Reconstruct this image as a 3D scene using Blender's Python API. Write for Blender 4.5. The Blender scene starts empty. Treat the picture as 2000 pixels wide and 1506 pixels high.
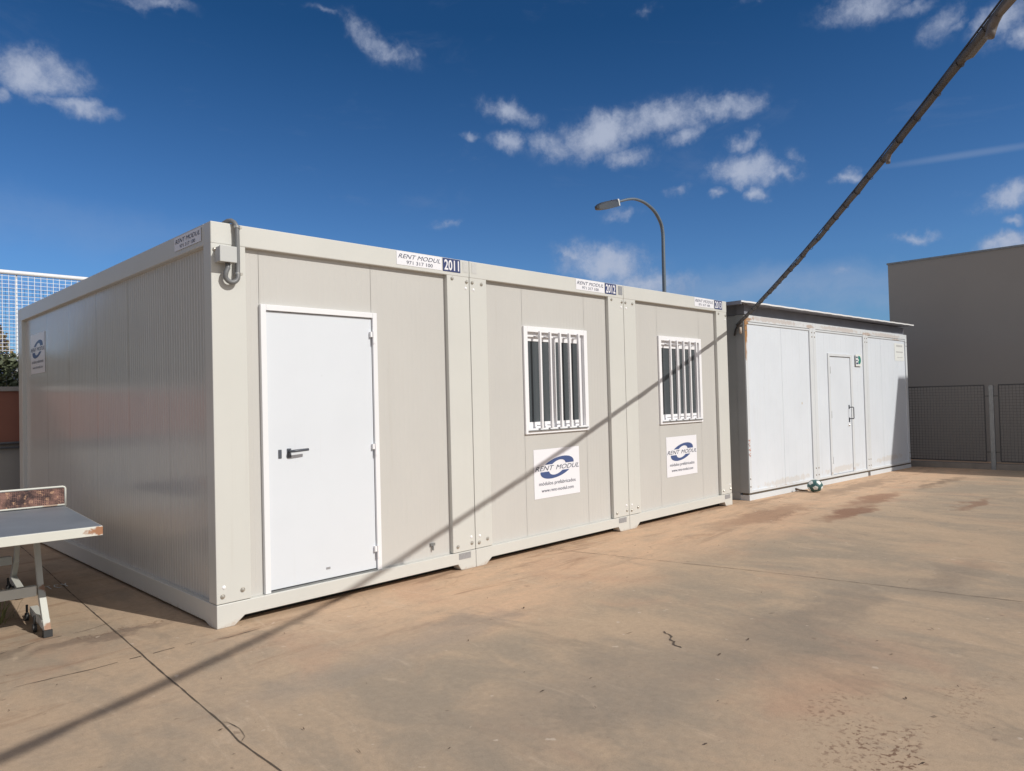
import bpy, bmesh, math, random
from mathutils import Vector, Matrix, noise
random.seed(7)
sc = bpy.context.scene
COL = sc.collection
RAD = math.radians

# ------------------------------------------------------------------ helpers
class MB:
    def __init__(s): s.v = []; s.f = []; s.m = []
    def quad(s, pts, mi=0):
        n = len(s.v); s.v += [tuple(p) for p in pts]; s.f.append(tuple(range(n, n + len(pts)))); s.m.append(mi)
    def box(s, x0, x1, y0, y1, z0, z1, mi=0):
        n = len(s.v)
        s.v += [(x0,y0,z0),(x1,y0,z0),(x1,y1,z0),(x0,y1,z0),(x0,y0,z1),(x1,y0,z1),(x1,y1,z1),(x0,y1,z1)]
        for q in ((0,3,2,1),(4,5,6,7),(0,1,5,4),(1,2,6,5),(2,3,7,6),(3,0,4,7)):
            s.f.append(tuple(n + i for i in q)); s.m.append(mi)
    def prism(s, poly, axis, a, b, mi=0):
        # poly in the two other axes (in x,y,z order), extruded along axis from a to b
        def P(p, t):
            if axis == 0: return (t, p[0], p[1])
            if axis == 1: return (p[0], t, p[1])
            return (p[0], p[1], t)
        n = len(s.v); k = len(poly)
        s.v += [P(p, a) for p in poly] + [P(p, b) for p in poly]
        s.f.append(tuple(n + i for i in range(k))); s.m.append(mi)
        s.f.append(tuple(n + k + i for i in reversed(range(k)))); s.m.append(mi)
        for i in range(k):
            j = (i + 1) % k
            s.f.append((n+i, n+k+i, n+k+j, n+j)); s.m.append(mi)
    def beam(s, A, B, w, h, up=(0,0,1), mi=0):
        A = Vector(A); B = Vector(B); d = (B - A).normalized(); up = Vector(up)
        r = d.cross(up).normalized(); u = r.cross(d).normalized(); n = len(s.v)
        for P in (A, B):
            for sx, sy in ((-1,-1),(1,-1),(1,1),(-1,1)):
                s.v.append(tuple(P + r*(sx*w/2) + u*(sy*h/2)))
        for q in ((0,3,2,1),(4,5,6,7),(0,1,5,4),(1,2,6,5),(2,3,7,6),(3,0,4,7)):
            s.f.append(tuple(n + i for i in q)); s.m.append(mi)
    def tube(s, pts, r, seg=10, mi=0, caps=True, closed=False):
        pts = [Vector(p) for p in pts]; N = len(pts)
        rr = r if isinstance(r, (list, tuple)) else [r] * N
        n0 = len(s.v); ref = None
        for i, p in enumerate(pts):
            if closed: d = (pts[(i+1) % N] - pts[i-1]).normalized()
            else: d = (pts[min(i+1, N-1)] - pts[max(i-1, 0)]).normalized()
            if ref is None:
                ref = Vector((0,0,1)) if abs(d.z) < .9 else Vector((1,0,0))
            a = (ref - d * ref.dot(d)).normalized(); ref = a; b = d.cross(a)
            for k in range(seg):
                t = 2 * math.pi * k / seg
                s.v.append(tuple(p + (a * math.cos(t) + b * math.sin(t)) * rr[i]))
        R = N if closed else N - 1
        for i in range(R):
            j = (i + 1) % N
            for k in range(seg):
                l = (k + 1) % seg
                s.f.append((n0+i*seg+k, n0+i*seg+l, n0+j*seg+l, n0+j*seg+k)); s.m.append(mi)
        if caps and not closed:
            s.f.append(tuple(n0 + k for k in reversed(range(seg)))); s.m.append(mi)
            s.f.append(tuple(n0 + (N-1)*seg + k for k in range(seg))); s.m.append(mi)
    def dome(s, c, nrm, r, h, seg=10, mi=0):
        nrm = Vector(nrm).normalized(); c = Vector(c)
        a = nrm.orthogonal().normalized(); b = nrm.cross(a); n0 = len(s.v); rings = 3
        for i in range(rings):
            t = math.pi/2 * i / rings
            for k in range(seg):
                p = 2*math.pi*k/seg
                s.v.append(tuple(c + (a*math.cos(p)+b*math.sin(p))*r*math.cos(t) + nrm*h*math.sin(t)))
        s.v.append(tuple(c + nrm*h)); top = len(s.v) - 1
        for i in range(rings-1):
            for k in range(seg):
                l = (k+1) % seg
                s.f.append((n0+i*seg+k, n0+i*seg+l, n0+(i+1)*seg+l, n0+(i+1)*seg+k)); s.m.append(mi)
        for k in range(seg):
            l = (k+1) % seg
            s.f.append((n0+(rings-1)*seg+k, n0+(rings-1)*seg+l, top)); s.m.append(mi)
    def build(s, name, mats, parent=None, smooth=False, bevel=0, loc=(0,0,0), recalc=True):
        me = bpy.data.meshes.new(name); me.from_pydata(s.v, [], s.f)
        if not isinstance(mats, (list, tuple)): mats = [mats]
        for m in mats: me.materials.append(m)
        for i, p in enumerate(me.polygons): p.material_index = s.m[i]; p.use_smooth = smooth
        if recalc:
            bm = bmesh.new(); bm.from_mesh(me); bmesh.ops.recalc_face_normals(bm, faces=bm.faces); bm.to_mesh(me); bm.free()
        me.update()
        o = bpy.data.objects.new(name, me); COL.objects.link(o); o.location = loc
        if parent: o.parent = parent
        if bevel:
            b = o.modifiers.new('bevel', 'BEVEL'); b.width = bevel; b.segments = 2; b.limit_method = 'ANGLE'; b.angle_limit = RAD(40)
        return o

def tag(o, label=None, cat=None, group=None, kind=None):
    if label: o['label'] = label
    if cat: o['category'] = cat
    if group: o['group'] = group
    if kind: o['kind'] = kind
    return o
def empty(name, loc=(0,0,0), rz=0):
    o = bpy.data.objects.new(name, None); COL.objects.link(o); o.location = loc; o.rotation_euler.z = rz
    o.empty_display_size = .2
    return o

# ------------------------------------------------------------------ materials
def nt(mat): mat.use_nodes = True; return mat.node_tree
def mat_basic(name, col, rough=.5, metal=0, spec=.5, var=0, vscale=4, bump=0, bscale=60, coat=0, stretch=(1,1,1), col2=None):
    m = bpy.data.materials.new(name); t = nt(m); N = t.nodes; L = t.links
    b = N['Principled BSDF']; b.inputs['Roughness'].default_value = rough; b.inputs['Metallic'].default_value = metal
    b.inputs['Specular IOR Level'].default_value = spec; b.inputs['Coat Weight'].default_value = coat
    b.inputs['Coat Roughness'].default_value = .08
    b.inputs['Base Color'].default_value = (*col, 1)
    if var or bump:
        tc = N.new('ShaderNodeTexCoord'); mp = N.new('ShaderNodeMapping'); mp.inputs['Scale'].default_value = stretch
        L.new(tc.outputs['Object'], mp.inputs['Vector'])
    if var:
        n = N.new('ShaderNodeTexNoise'); n.inputs['Scale'].default_value = vscale; n.inputs['Detail'].default_value = 6
        n.inputs['Roughness'].default_value = .6
        L.new(mp.outputs[0], n.inputs['Vector'])
        r = N.new('ShaderNodeMapRange'); r.inputs['From Min'].default_value = .3; r.inputs['From Max'].default_value = .7
        L.new(n.outputs[0], r.inputs['Value'])
        mx = N.new('ShaderNodeMix'); mx.data_type = 'RGBA'
        c2 = col2 if col2 else tuple(max(0, c*(1-var)) for c in col)
        mx.inputs['A'].default_value = (*col, 1); mx.inputs['B'].default_value = (*c2, 1)
        L.new(r.outputs[0], mx.inputs['Factor']); L.new(mx.outputs['Result'], b.inputs['Base Color'])
    if bump:
        n2 = N.new('ShaderNodeTexNoise'); n2.inputs['Scale'].default_value = bscale; n2.inputs['Detail'].default_value = 4
        L.new(mp.outputs[0], n2.inputs['Vector'])
        bp = N.new('ShaderNodeBump'); bp.inputs['Strength'].default_value = bump; bp.inputs['Distance'].default_value = .01
        L.new(n2.outputs[0], bp.inputs['Height']); L.new(bp.outputs[0], b.inputs['Normal'])
    return m

class G:  # tiny node-graph helper
    def __init__(s, tree): s.t = tree; s.N = tree.nodes; s.L = tree.links
    def _in(s, sock, v):
        if isinstance(v, bpy.types.NodeSocket): s.L.new(v, sock)
        elif v is not None: sock.default_value = v
    def math(s, op, a, b=None, c=None, clamp=False):
        n = s.N.new('ShaderNodeMath'); n.operation = op; n.use_clamp = clamp
        s._in(n.inputs[0], a)
        if b is not None: s._in(n.inputs[1], b)
        if c is not None: s._in(n.inputs[2], c)
        return n.outputs[0]
    def vec(s, op, a, b=None, out=0):
        n = s.N.new('ShaderNodeVectorMath'); n.operation = op; s._in(n.inputs[0], a)
        if b is not None: s._in(n.inputs[1], b)
        return n.outputs[out] if op not in ('DOT_PRODUCT','LENGTH') else n.outputs['Value']
    def noise(s, v, scale, detail=5, rough=.55, out=0, dist=0):
        n = s.N.new('ShaderNodeTexNoise'); s._in(n.inputs['Vector'], v); n.inputs['Scale'].default_value = scale
        n.inputs['Detail'].default_value = detail; n.inputs['Roughness'].default_value = rough; n.inputs['Distortion'].default_value = dist
        return n.outputs[out]
    def mapr(s, v, a, b, c=0, d=1, smooth=False):
        n = s.N.new('ShaderNodeMapRange'); s._in(n.inputs['Value'], v)
        if smooth: n.interpolation_type = 'SMOOTHSTEP'
        n.inputs['From Min'].default_value = a; n.inputs['From Max'].default_value = b
        n.inputs['To Min'].default_value = c; n.inputs['To Max'].default_value = d
        return n.outputs[0]
    def mix(s, f, a, b, mode='MIX'):
        n = s.N.new('ShaderNodeMix'); n.data_type = 'RGBA'; n.blend_type = mode
        s._in(n.inputs['Factor'], f)
        s._in(n.inputs['A'], (*a, 1) if isinstance(a, tuple) and len(a) == 3 else a)
        s._in(n.inputs['B'], (*b, 1) if isinstance(b, tuple) and len(b) == 3 else b)
        return n.outputs['Result']
    def scalev(s, v, sc_):
        n = s.N.new('ShaderNodeMapping'); s._in(n.inputs['Vector'], v); n.inputs['Scale'].default_value = sc_
        return n.outputs[0]
    def sep(s, v):
        n = s.N.new('ShaderNodeSeparateXYZ'); s._in(n.inputs[0], v); return n.outputs
    def comb(s, x, y, z):
        n = s.N.new('ShaderNodeCombineXYZ'); s._in(n.inputs[0], x); s._in(n.inputs[1], y); s._in(n.inputs[2], z); return n.outputs[0]
    def bump(s, h, strength, dist=.01):
        n = s.N.new('ShaderNodeBump'); s._in(n.inputs['Height'], h); n.inputs['Strength'].default_value = strength
        n.inputs['Distance'].default_value = dist; return n.outputs[0]

def ground_mat():
    m = bpy.data.materials.new('concrete_slab'); t = nt(m); g = G(t); b = t.nodes['Principled BSDF']
    tc = t.nodes.new('ShaderNodeTexCoord'); P = tc.outputs['Object']
    sx, sy, sz = g.sep(P)
    n_big = g.noise(g.scalev(P, (1.15, .8, 1)), .5, 6, .62, dist=.5)
    n_mid = g.noise(g.scalev(P, (1.5, .8, 1)), 1.6, 9, .70, dist=.7)
    n_fine = g.noise(P, 26, 6, .7)
    n_grit = g.noise(P, 160, 3, .7)
    A = (.462, .345, .240); B = (.338, .274, .207); C = (.61, .41, .27)
    f1 = g.mapr(g.math('ADD', g.math('MULTIPLY', n_big, .55), g.math('MULTIPLY', n_mid, .45)), .42, .60, 0, 1, True)
    col = g.mix(f1, A, B)
    # reddish earth washed along the foot of the cabins
    wob = g.math('MULTIPLY', g.math('SUBTRACT', g.noise(P, .9, 5, .6), .5), 1.5)
    edge = g.math('ADD', g.math('ADD', sy, wob), g.math('MULTIPLY', g.math('SUBTRACT', n_mid, .5), .9))
    nearx = g.mapr(g.math('ADD', sx, wob), -.2, 1.6, .12, 1)
    band = g.math('MULTIPLY', g.mapr(edge, -1.75, -.95, 0, 1, True), nearx)
    col = g.mix(g.math('MULTIPLY', band, g.mapr(g.noise(g.scalev(P, (.6, 1.8, 1)), 3.2, 7, .7), .35, .62, .45, .92)), col, C)
    col = g.mix(g.mapr(g.noise(g.scalev(P, (1.1, .8, 1)), .9, 6, .6, dist=.5), .54, .68, 0, .4, True), col, (.47, .30, .205))
    # darker soil streaks inside that band, long in x
    st = g.noise(g.scalev(P, (.5, 2.6, 1)), 1.6, 7, .7, dist=.8)
    band2 = g.mapr(edge, -1.9, -.2, 0, 1, True)
    col = g.mix(g.math('MULTIPLY', g.mapr(st, .52, .68, 0, .6, True), band2), col, (.27, .165, .105))
    st2 = g.noise(g.scalev(P, (2.6, .7, 1)), 2.1, 9, .74, dist=.9)
    col = g.mix(g.mapr(st2, .56, .72, 0, .55, True), col, (.58, .45, .33))
    st3 = g.noise(g.scalev(g.vec('ADD', P, (31.0, 7.0, 0.0)), (1.5, .7, 1)), 1.0, 9, .70, dist=.9)
    col = g.mix(g.mapr(st3, .55, .69, 0, .48, True), col, (.24, .20, .155))
    # separate blotches: (x, y, rx, ry, strength, colour)
    dn = g.vec('SUBTRACT', g.noise(P, 3.0, 4, .6, out=1), (.5, .5, .5))
    PD = g.vec('ADD', P, g.vec('MULTIPLY', dn, (.9, .7, 0.0)))
    for (x, y, rx, ry, s_, c) in ((7.4,-1.45,1.0,.16,.8,(.23,.115,.07)), (8.9,-1.25,1.3,.20,.7,(.25,.13,.08)), (11.8,-1.35,1.6,.14,.7,(.21,.15,.105)),
            (9.1,-2.4,1.0,.12,.6,(.23,.12,.075)), (6.6,-.75,1.5,.30,.55,(.26,.15,.095)), (1.6,-3.35,.7,.35,.30,(.45,.27,.18)), (2.2,-2.9,.9,.45,.45,(.24,.195,.155)),
            (3.2,-2.9,.8,.22,.45,(.22,.185,.15)), (-.55,.42,.55,.10,.55,(.16,.12,.095)), (-1.1,.62,.3,.08,.5,(.17,.13,.1)), (10.6,-.5,2.2,.22,.5,(.22,.155,.11)), (1.2,-1.2,.5,.3,.35,(.30,.25,.21)),
            (.2,-1.35,1.0,.22,.35,(.30,.26,.22)), (.9,-2.6,1.1,.5,.4,(.255,.215,.175)), (4.6,-3.3,.9,.2,.3,(.19,.15,.12))):
        d = g.vec('LENGTH', g.vec('MULTIPLY', g.vec('SUBTRACT', PD, (x, y, 0.0)), (1/rx, 1/ry, 0.0)))
        col = g.mix(g.mapr(d, .35, 1.15, s_, 0, True), col, c)
    # rusty spots, small flecks of wear
    vn = g.noise(g.scalev(P, (1.0, .9, 1)), 38, 3, .6)
    for (x, y, rx, ry, s_) in ((1.2,-3.85,.42,.16,.8), (1.45,-3.6,.35,.10,.55), (.95,-3.95,.3,.10,.7), (6.7,-.95,.7,.12,.6), (-.4,.5,.4,.1,.6), (2.0,-4.0,.5,.12,.4)):
        d = g.vec('LENGTH', g.vec('MULTIPLY', g.vec('SUBTRACT', PD, (x, y, 0.0)), (1/rx, 1/ry, 0.0)))
        mk = g.math('MULTIPLY', g.mapr(d, .2, 1.2, 1, 0, True), g.mapr(vn, .545, .585, 0, s_, True))
        col = g.mix(mk, col, (.15, .08, .05))
    sp = g.noise(P, 9, 3, .5)
    col = g.mix(g.mapr(sp, .70, .74, 0, .5, True), col, (.2, .14, .1))
    col = g.mix(g.mapr(g.noise(g.vec('ADD', P, (3.0, 9.0, 0.0)), 11, 2, .5), .72, .75, 0, .5, True), col, (.62, .52, .42))
    f = g.math('ADD', g.math('MULTIPLY', g.math('SUBTRACT', n_fine, .5), .42), g.math('MULTIPLY', g.math('SUBTRACT', n_grit, .5), .55))
    k = g.math('ADD', f, 1.0)
    col = g.vec('MULTIPLY', col, g.comb(k, k, k))
    t.links.new(col, b.inputs['Base Color'])
    b.inputs['Specular IOR Level'].default_value = .25
    t.links.new(g.mapr(n_mid, .3, .7, .72, .92), b.inputs['Roughness'])
    h = g.math('ADD', g.math('MULTIPLY', n_fine, .5), g.math('ADD', g.math('MULTIPLY', n_grit, .25), g.math('MULTIPLY', n_mid, .8)))
    t.links.new(g.bump(h, .35, .012), b.inputs['Normal'])
    return m

def rusty_paint(name, col, rough, spots, rustcol=(.33,.13,.05), scale=9, base_var=.06, grime=None):
    """paint with rust/dirt blotches round given object-space ellipsoids (x,y,z,rx,ry,rz,strength)"""
    m = bpy.data.materials.new(name); t = nt(m); g = G(t); b = t.nodes['Principled BSDF']
    tc = t.nodes.new('ShaderNodeTexCoord'); P = tc.outputs['Object']
    n = g.noise(P, scale, 7, .7); n2 = g.noise(P, 1.3, 4, .6)
    c = g.mix(g.mapr(n2, .3, .7), col, tuple(x*(1-base_var*2) for x in col))
    c = g.mix(g.mapr(g.noise(g.scalev(P, (6, 6, .35)), 3, 5, .7), .55, .75, 0, .08), c, (.42,.36,.27))
    for (x, y, z, rx, ry, rz, s_) in spots:
        d = g.vec('LENGTH', g.vec('MULTIPLY', g.vec('SUBTRACT', P, (x, y, z)), (1/rx, 1/ry, 1/rz)))
        mk = g.mapr(g.math('ADD', g.mapr(d, 0, 1, 1, 0), g.math('MULTIPLY', g.math('SUBTRACT', n, .5), 1.6)), .35, .6, 0, s_, True)
        c = g.mix(mk, c, rustcol)
    t.links.new(c, b.inputs['Base Color']); b.inputs['Roughness'].default_value = rough
    t.links.new(g.bump(n, .15, .004), b.inputs['Normal'])
    return m

M = {}
M['ground'] = ground_mat()
M['joint'] = mat_basic('joint_dirt', (.155,.118,.088), .95, var=.6, vscale=30)
M['frame'] = mat_basic('cream_frame_paint', (.618,.618,.582), .34, var=.05, vscale=1.3, bump=.03, bscale=9)
def dusty(m, amt=.5, top=.16):
    t = m.node_tree; g = G(t); b = t.nodes['Principled BSDF']; src = b.inputs['Base Color'].links[0].from_socket
    P = t.nodes.new('ShaderNodeTexCoord').outputs['Object']; z = g.sep(P)[2]
    n = g.noise(P, 7, 8, .72); k = g.math('ADD', g.mapr(z, 0, top, 1, 0), g.math('MULTIPLY', g.math('SUBTRACT', n, .5), 1.5))
    c = g.mix(g.mapr(k, .75, 1.15, 0, amt, True), src, (.40,.27,.18))
    n2 = g.noise(g.scalev(P, (14, 14, .5)), 1.0, 5, .7)
    c = g.mix(g.mapr(n2, .58, .75, 0, .12, True), c, (.38,.34,.28))
    sm = g.noise(P, 16, 6, .75); c = g.mix(g.mapr(sm, .66, .74, 0, .10, True), c, (.30,.27,.23))
    t.links.new(c, b.inputs['Base Color'])
dusty(M['frame'])
M['panel'] = mat_basic('grey_white_panel', (.565,.555,.528), .22, spec=.7, var=.05, vscale=1.6, bump=.06, bscale=1.2, stretch=(1,1,.5))
M['panelside'] = mat_basic('glossy_grey_white_panel', (.565,.555,.528), .17, spec=.85, var=.05, vscale=1.6, bump=.10, bscale=1.6, stretch=(1,2.5,.35))
M['white'] = mat_basic('white_door_paint', (.80,.81,.83), .35, var=.03, vscale=2, bump=.02, bscale=4)
M['doorleaf'] = mat_basic('door_leaf_paint', (.685,.72,.765), .35, var=.03, vscale=2, bump=.02, bscale=4)
dusty(M['doorleaf'], .25, .35); dusty(M['panel'], .25, .30)
M['pvc'] = mat_basic('white_pvc', (.84,.84,.86), .3)
M['glass'] = mat_basic('dark_window_glass', (.078,.090,.098), .06, spec=.6, coat=.3)
M['sticker'] = mat_basic('sticker_white', (.80,.80,.84), .35)
M['blue'] = mat_basic('logo_blue', (.062,.098,.235), .4)
M['navy'] = mat_basic('number_navy', (.04,.058,.16), .4)
M['ink'] = mat_basic('text_ink', (.075,.085,.13), .5)
M['silver'] = mat_basic('silver_label', (.42,.43,.45), .4, metal=.3, var=.25, vscale=60)
M['steel'] = mat_basic('bolt_steel', (.55,.53,.48), .3, metal=.7)
M['black'] = mat_basic('handle_black', (.085,.095,.115), .4)
M['dark'] = mat_basic('dark_void', (.02,.02,.02), .9)
M['conduit'] = mat_basic('grey_conduit', (.17,.175,.18), .45)
M['jbox'] = mat_basic('junction_grey', (.50,.51,.50), .45)
M['oldpaint'] = rusty_paint('aged_white_panel', (.685,.73,.785), .45,
    [(x, -.02, .16, 1.4, .3, .10, .28) for x in (8.9, 11.2, 13.6)] + [(9.55,0,1.35,.05,.1,.05,.6)], (.50,.40,.27), base_var=.03)
M['oldframe'] = rusty_paint('aged_cream_frame', (.66,.69,.715), .5,
    [(7.65,-.01,2.42,.13,.12,.30,1.0), (7.66,-.01,2.2,.06,.12,.4,.8), (7.67,0,2.48,.20,.2,.22,1.0), (8.6,-.01,2.62,1.6,.1,.07,.3), (11.2,-.01,2.62,1.6,.1,.07,.3), (13.6,-.01,2.62,1.6,.1,.07,.3), (7.72,-.01,2.60,.35,.1,.06,.85), (9.9,0,2.6,.3,.1,.05,.5), (12.5,0,2.6,.5,.1,.05,.5), (14.2,0,2.55,.5,.1,.05,.5), (9.0,0,.14,1.2,.1,.06,.35), (11.2,0,.12,1.2,.1,.06,.35), (13.5,0,.1,1.2,.1,.06,.35)], (.36,.19,.08), base_var=.04)
M['oldbolt'] = mat_basic('rusty_bolt', (.22,.17,.13), .7)
M['gap'] = mat_basic('grimy_gap', (.13,.10,.07), .9, var=.4, vscale=14)
M['oldshade'] = mat_basic('old_cabin_shaded_side', (.40,.42,.43), .5, var=.12, vscale=2)  # old white paint darkened to grey, with the side's shade in the colour
M['fascia'] = mat_basic('shaded_roof_fascia', (.235,.245,.285), .6, var=.2, vscale=3)  # blue-grey with the roof overhang's shade put into the colour
M['roofsheet'] = mat_basic('white_roof_sheet', (.80,.80,.80), .45, var=.05)
M['greybldg'] = mat_basic('grey_render', (.335,.305,.27), .9, var=.08, vscale=.35, bump=.2, bscale=40)
M['galv'] = mat_basic('galvanised', (.30,.31,.31), .5, metal=.5, var=.3, vscale=12)
M['galvdark'] = mat_basic('fence_mesh_steel', (.12,.115,.11), .55, metal=.3)
M['raildark'] = mat_basic('dark_rail', (.05,.05,.052), .6)
M['kerb'] = mat_basic('kerb_concrete', (.30,.26,.22), .9, var=.3, vscale=3, bump=.3)
M['maroon'] = mat_basic('maroon_render', (.30,.125,.085), .8, var=.12, vscale=1.2, bump=.1)
M['wallgrey'] = mat_basic('grey_wall_render', (.38,.36,.33), .85, var=.15, vscale=1.5, bump=.2)
M['whitewire'] = mat_basic('white_wire', (.80,.80,.80), .5)
M['lamp'] = mat_basic('lamp_grey_steel', (.15,.18,.21), .45, metal=.4)
M['lamphead'] = mat_basic('lamp_head_grey', (.07,.078,.09), .4, metal=.2)
M['lampcap'] = mat_basic('lamp_cap_pale', (.62,.63,.62), .4)
M['lampdark'] = mat_basic('lamp_dark_panel', (.03,.035,.055), .3)
M['cable'] = mat_basic('weathered_cable', (.088,.080,.079), .7, var=.45, vscale=9, col2=(.05,.045,.046))
M['wire'] = mat_basic('black_wire', (.025,.022,.022), .6)
M['corr'] = mat_basic('corrugated_grey_conduit', (.20,.19,.18), .6, var=.2)
M['beige'] = mat_basic('conduit_end_beige', (.15,.13,.12), .6)
M['beigelit'] = mat_basic('pale_insulator', (.55,.46,.38), .6)
M['tabletop'] = mat_basic('slate_blue_table_top', (.21,.235,.27), .42, var=.25, vscale=2.5, bump=.05, bscale=80)
M['tablewhite'] = rusty_paint('table_white_frame', (.66,.66,.60), .5,
    [(-.62,.33,.73,.16,.12,.05,.95), (-.82,.74,.06,.06,.08,.07,.8), (-.78,1.02,.27,.06,.08,.06,.8), (-.6,1.68,.78,.08,.1,.05,.6)], (.33,.14,.06), scale=14)
M['football_teal'] = mat_basic('ball_teal', (.045,.13,.13), .4, var=.3, vscale=6)
M['football_white'] = mat_basic('ball_white', (.78,.80,.78), .4)
M['signwhite'] = mat_basic('sign_white', (.76,.78,.76), .4)
M['signgreen'] = mat_basic('sign_green', (.02,.22,.18), .4)
M['faded'] = mat_basic('faded_print', (.50,.50,.50), .6)
M['redpaint'] = mat_basic('red_scribble', (.55,.25,.18), .7)
M['litter'] = mat_basic('dry_leaf', (.11,.07,.045), .8, var=.4, vscale=9)
M['bark'] = mat_basic('bark', (.12,.09,.065), .9, bump=.6, bscale=20)
M['caster'] = mat_basic('black_caster', (.025,.025,.025), .6)

def leaf_mat(name, a, b_):
    m = bpy.data.materials.new(name); t = nt(m); g = G(t); b = t.nodes['Principled BSDF']
    gi = t.nodes.new('ShaderNodeNewGeometry')
    c = g.mix(gi.outputs['Random Per Island'], a, b_)
    t.links.new(c, b.inputs['Base Color']); b.inputs['Roughness'].default_value = .6
    return m
M['hedge'] = leaf_mat('hedge_leaf', (.07,.085,.045), (.13,.15,.085))
M['tree'] = leaf_mat('autumn_tree_leaf', (.12,.10,.03), (.24,.17,.055))
M['grass'] = leaf_mat('weed_blade', (.16,.19,.07), (.26,.24,.10))

def perforated():
    m = bpy.data.materials.new('rusty_perforated_net'); t = nt(m); g = G(t); b = t.nodes['Principled BSDF']
    tc = t.nodes.new('ShaderNodeTexCoord'); P = tc.outputs['Object']
    v = t.nodes.new('ShaderNodeTexVoronoi'); v.feature = 'F1'; v.inputs['Scale'].default_value = 75; v.inputs['Randomness'].default_value = .25
    t.links.new(P, v.inputs['Vector'])
    hole = g.mapr(v.outputs['Distance'], .30, .42, 1, 0)
    big = g.noise(P, 7, 6, .7)
    rim = g.mix(g.mapr(big, .42, .58), (.26,.14,.11), (.05,.03,.03))
    rim = g.mix(g.mapr(g.noise(P, 30, 3, .6), .58, .68, 0, .7), rim, (.60,.36,.22))
    c = g.mix(g.math('MULTIPLY', hole, .8), rim, (.035,.02,.022))
    t.links.new(c, b.inputs['Base Color']); b.inputs['Roughness'].default_value = .8
    t.links.new(g.bump(v.outputs['Distance'], .6, .004), b.inputs['Normal'])
    return m
M['net'] = perforated()

# ------------------------------------------------------------------ text & stickers
def text_mesh(body, size, align='CENTER', shear=0, bold=0, xs=1.0, spacing=1.0):
    cu = bpy.data.curves.new('txt', 'FONT'); cu.body = body; cu.size = size; cu.align_x = align; cu.align_y = 'CENTER'
    cu.shear = shear; cu.offset = bold; cu.space_character = spacing; cu.resolution_u = 3
    o = bpy.data.objects.new('txt', cu); COL.objects.link(o)
    dg = bpy.context.evaluated_depsgraph_get(); me = bpy.data.meshes.new_from_object(o.evaluated_get(dg))
    bpy.data.objects.remove(o); bpy.data.curves.remove(cu)
    for v in me.vertices: v.co.x *= xs
    return me
def fit_text(body, w, h, shear=0, bold=0, spacing=1.0):
    me = text_mesh(body, 1.0, shear=shear, bold=bold, spacing=spacing)
    xs = [v.co.x for v in me.vertices]; ys = [v.co.y for v in me.vertices]
    cx = (min(xs)+max(xs))/2; cy = (min(ys)+max(ys))/2; sx = w/(max(xs)-min(xs)); sy = h/(max(ys)-min(ys))
    for v in me.vertices: v.co.x = (v.co.x-cx)*sx; v.co.y = (v.co.y-cy)*sy
    return me
def put_mesh(me, name, mat, parent, origin, ux, uy, off):
    """lay a flat x/y mesh on a wall: ux,uy are wall axes, off the outward offset vector"""
    ux = Vector(ux); uy = Vector(uy); o_ = Vector(origin) + Vector(off)
    for v in me.vertices: v.co = o_ + ux * v.co.x + uy * v.co.y
    me.materials.clear(); me.materials.append(mat); me.name = name
    ob = bpy.data.objects.new(name, me); COL.objects.link(ob); ob.parent = parent
    return ob
def words(me, name, mat, parent, origin, ux, uy, off):
    bm = bmesh.new(); bm.from_mesh(me); isl = []; seen = set()
    for v in bm.verts:
        if v in seen: continue
        st = [v]; g_ = []; seen.add(v)
        while st:
            a = st.pop(); g_.append(a)
            for e in a.link_edges:
                b = e.other_vert(a)
                if b not in seen: seen.add(b); st.append(b)
        isl.append((min(q.co.x for q in g_), max(q.co.x for q in g_), g_))
    isl.sort(key=lambda t_: t_[0]); hh = max(v.co.y for v in bm.verts)-min(v.co.y for v in bm.verts)
    groups = []; right = -9
    for a, b, g_ in isl:
        if not groups or a-right > .28*hh: groups.append(set())
        groups[-1] |= {v.index for v in g_}; right = max(right, b)
    bm.free(); out = []
    for gr in groups:
        idx = sorted(gr); mp = {k: i for i, k in enumerate(idx)}
        m2 = bpy.data.meshes.new('w'); m2.from_pydata([me.vertices[k].co[:] for k in idx], [], [[mp[q] for q in p.vertices] for p in me.polygons if p.vertices[0] in gr])
        out.append(put_mesh(m2, name, mat, parent, origin, ux, uy, off))
    return out
def poly_mesh(polys):
    vs = []; fs = []
    for p in polys:
        n = len(vs); vs += [(x, y, 0) for x, y in p]; fs.append(tuple(range(n, n+len(p))))
    me = bpy.data.meshes.new('p'); me.from_pydata(vs, [], fs); return me
def ring_polys(half, w, h):
    # open sheared ring; half=+1 upper, -1 lower; band of text cuts it
    a, b, k = .335*w, .222*h/.5*.5*1.0, .95
    a = .335*w; b = .222*h; ai = .165*w; bi = .150*h
    cut = .072*h; out = []
    N = 26
    def pt(aa, bb, kk, y):
        c = math.sqrt(max(0, 1-(y/bb)**2)); return aa*c, kk*y
    # build by angle: outer from cut to cut, inner back
    t0 = math.asin(cut/b); t1 = math.asin(cut/bi); quads = []
    for i in range(N):
        f0 = i/N; f1 = (i+1)/N
        A0 = t0+(math.pi-2*t0)*f0; A1 = t0+(math.pi-2*t0)*f1; B0 = t1+(math.pi-2*t1)*f0; B1 = t1+(math.pi-2*t1)*f1
        def O(t): y = b*math.sin(t); return (half*(a*math.cos(t)+.95*w/h*.72*y), half*y)
        def I(t): y = bi*math.sin(t); return (half*(ai*math.cos(t)+.7*w/h*.72*y), half*y)
        quads.append([O(A0), O(A1), I(B1), I(B0)])
    return quads
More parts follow.
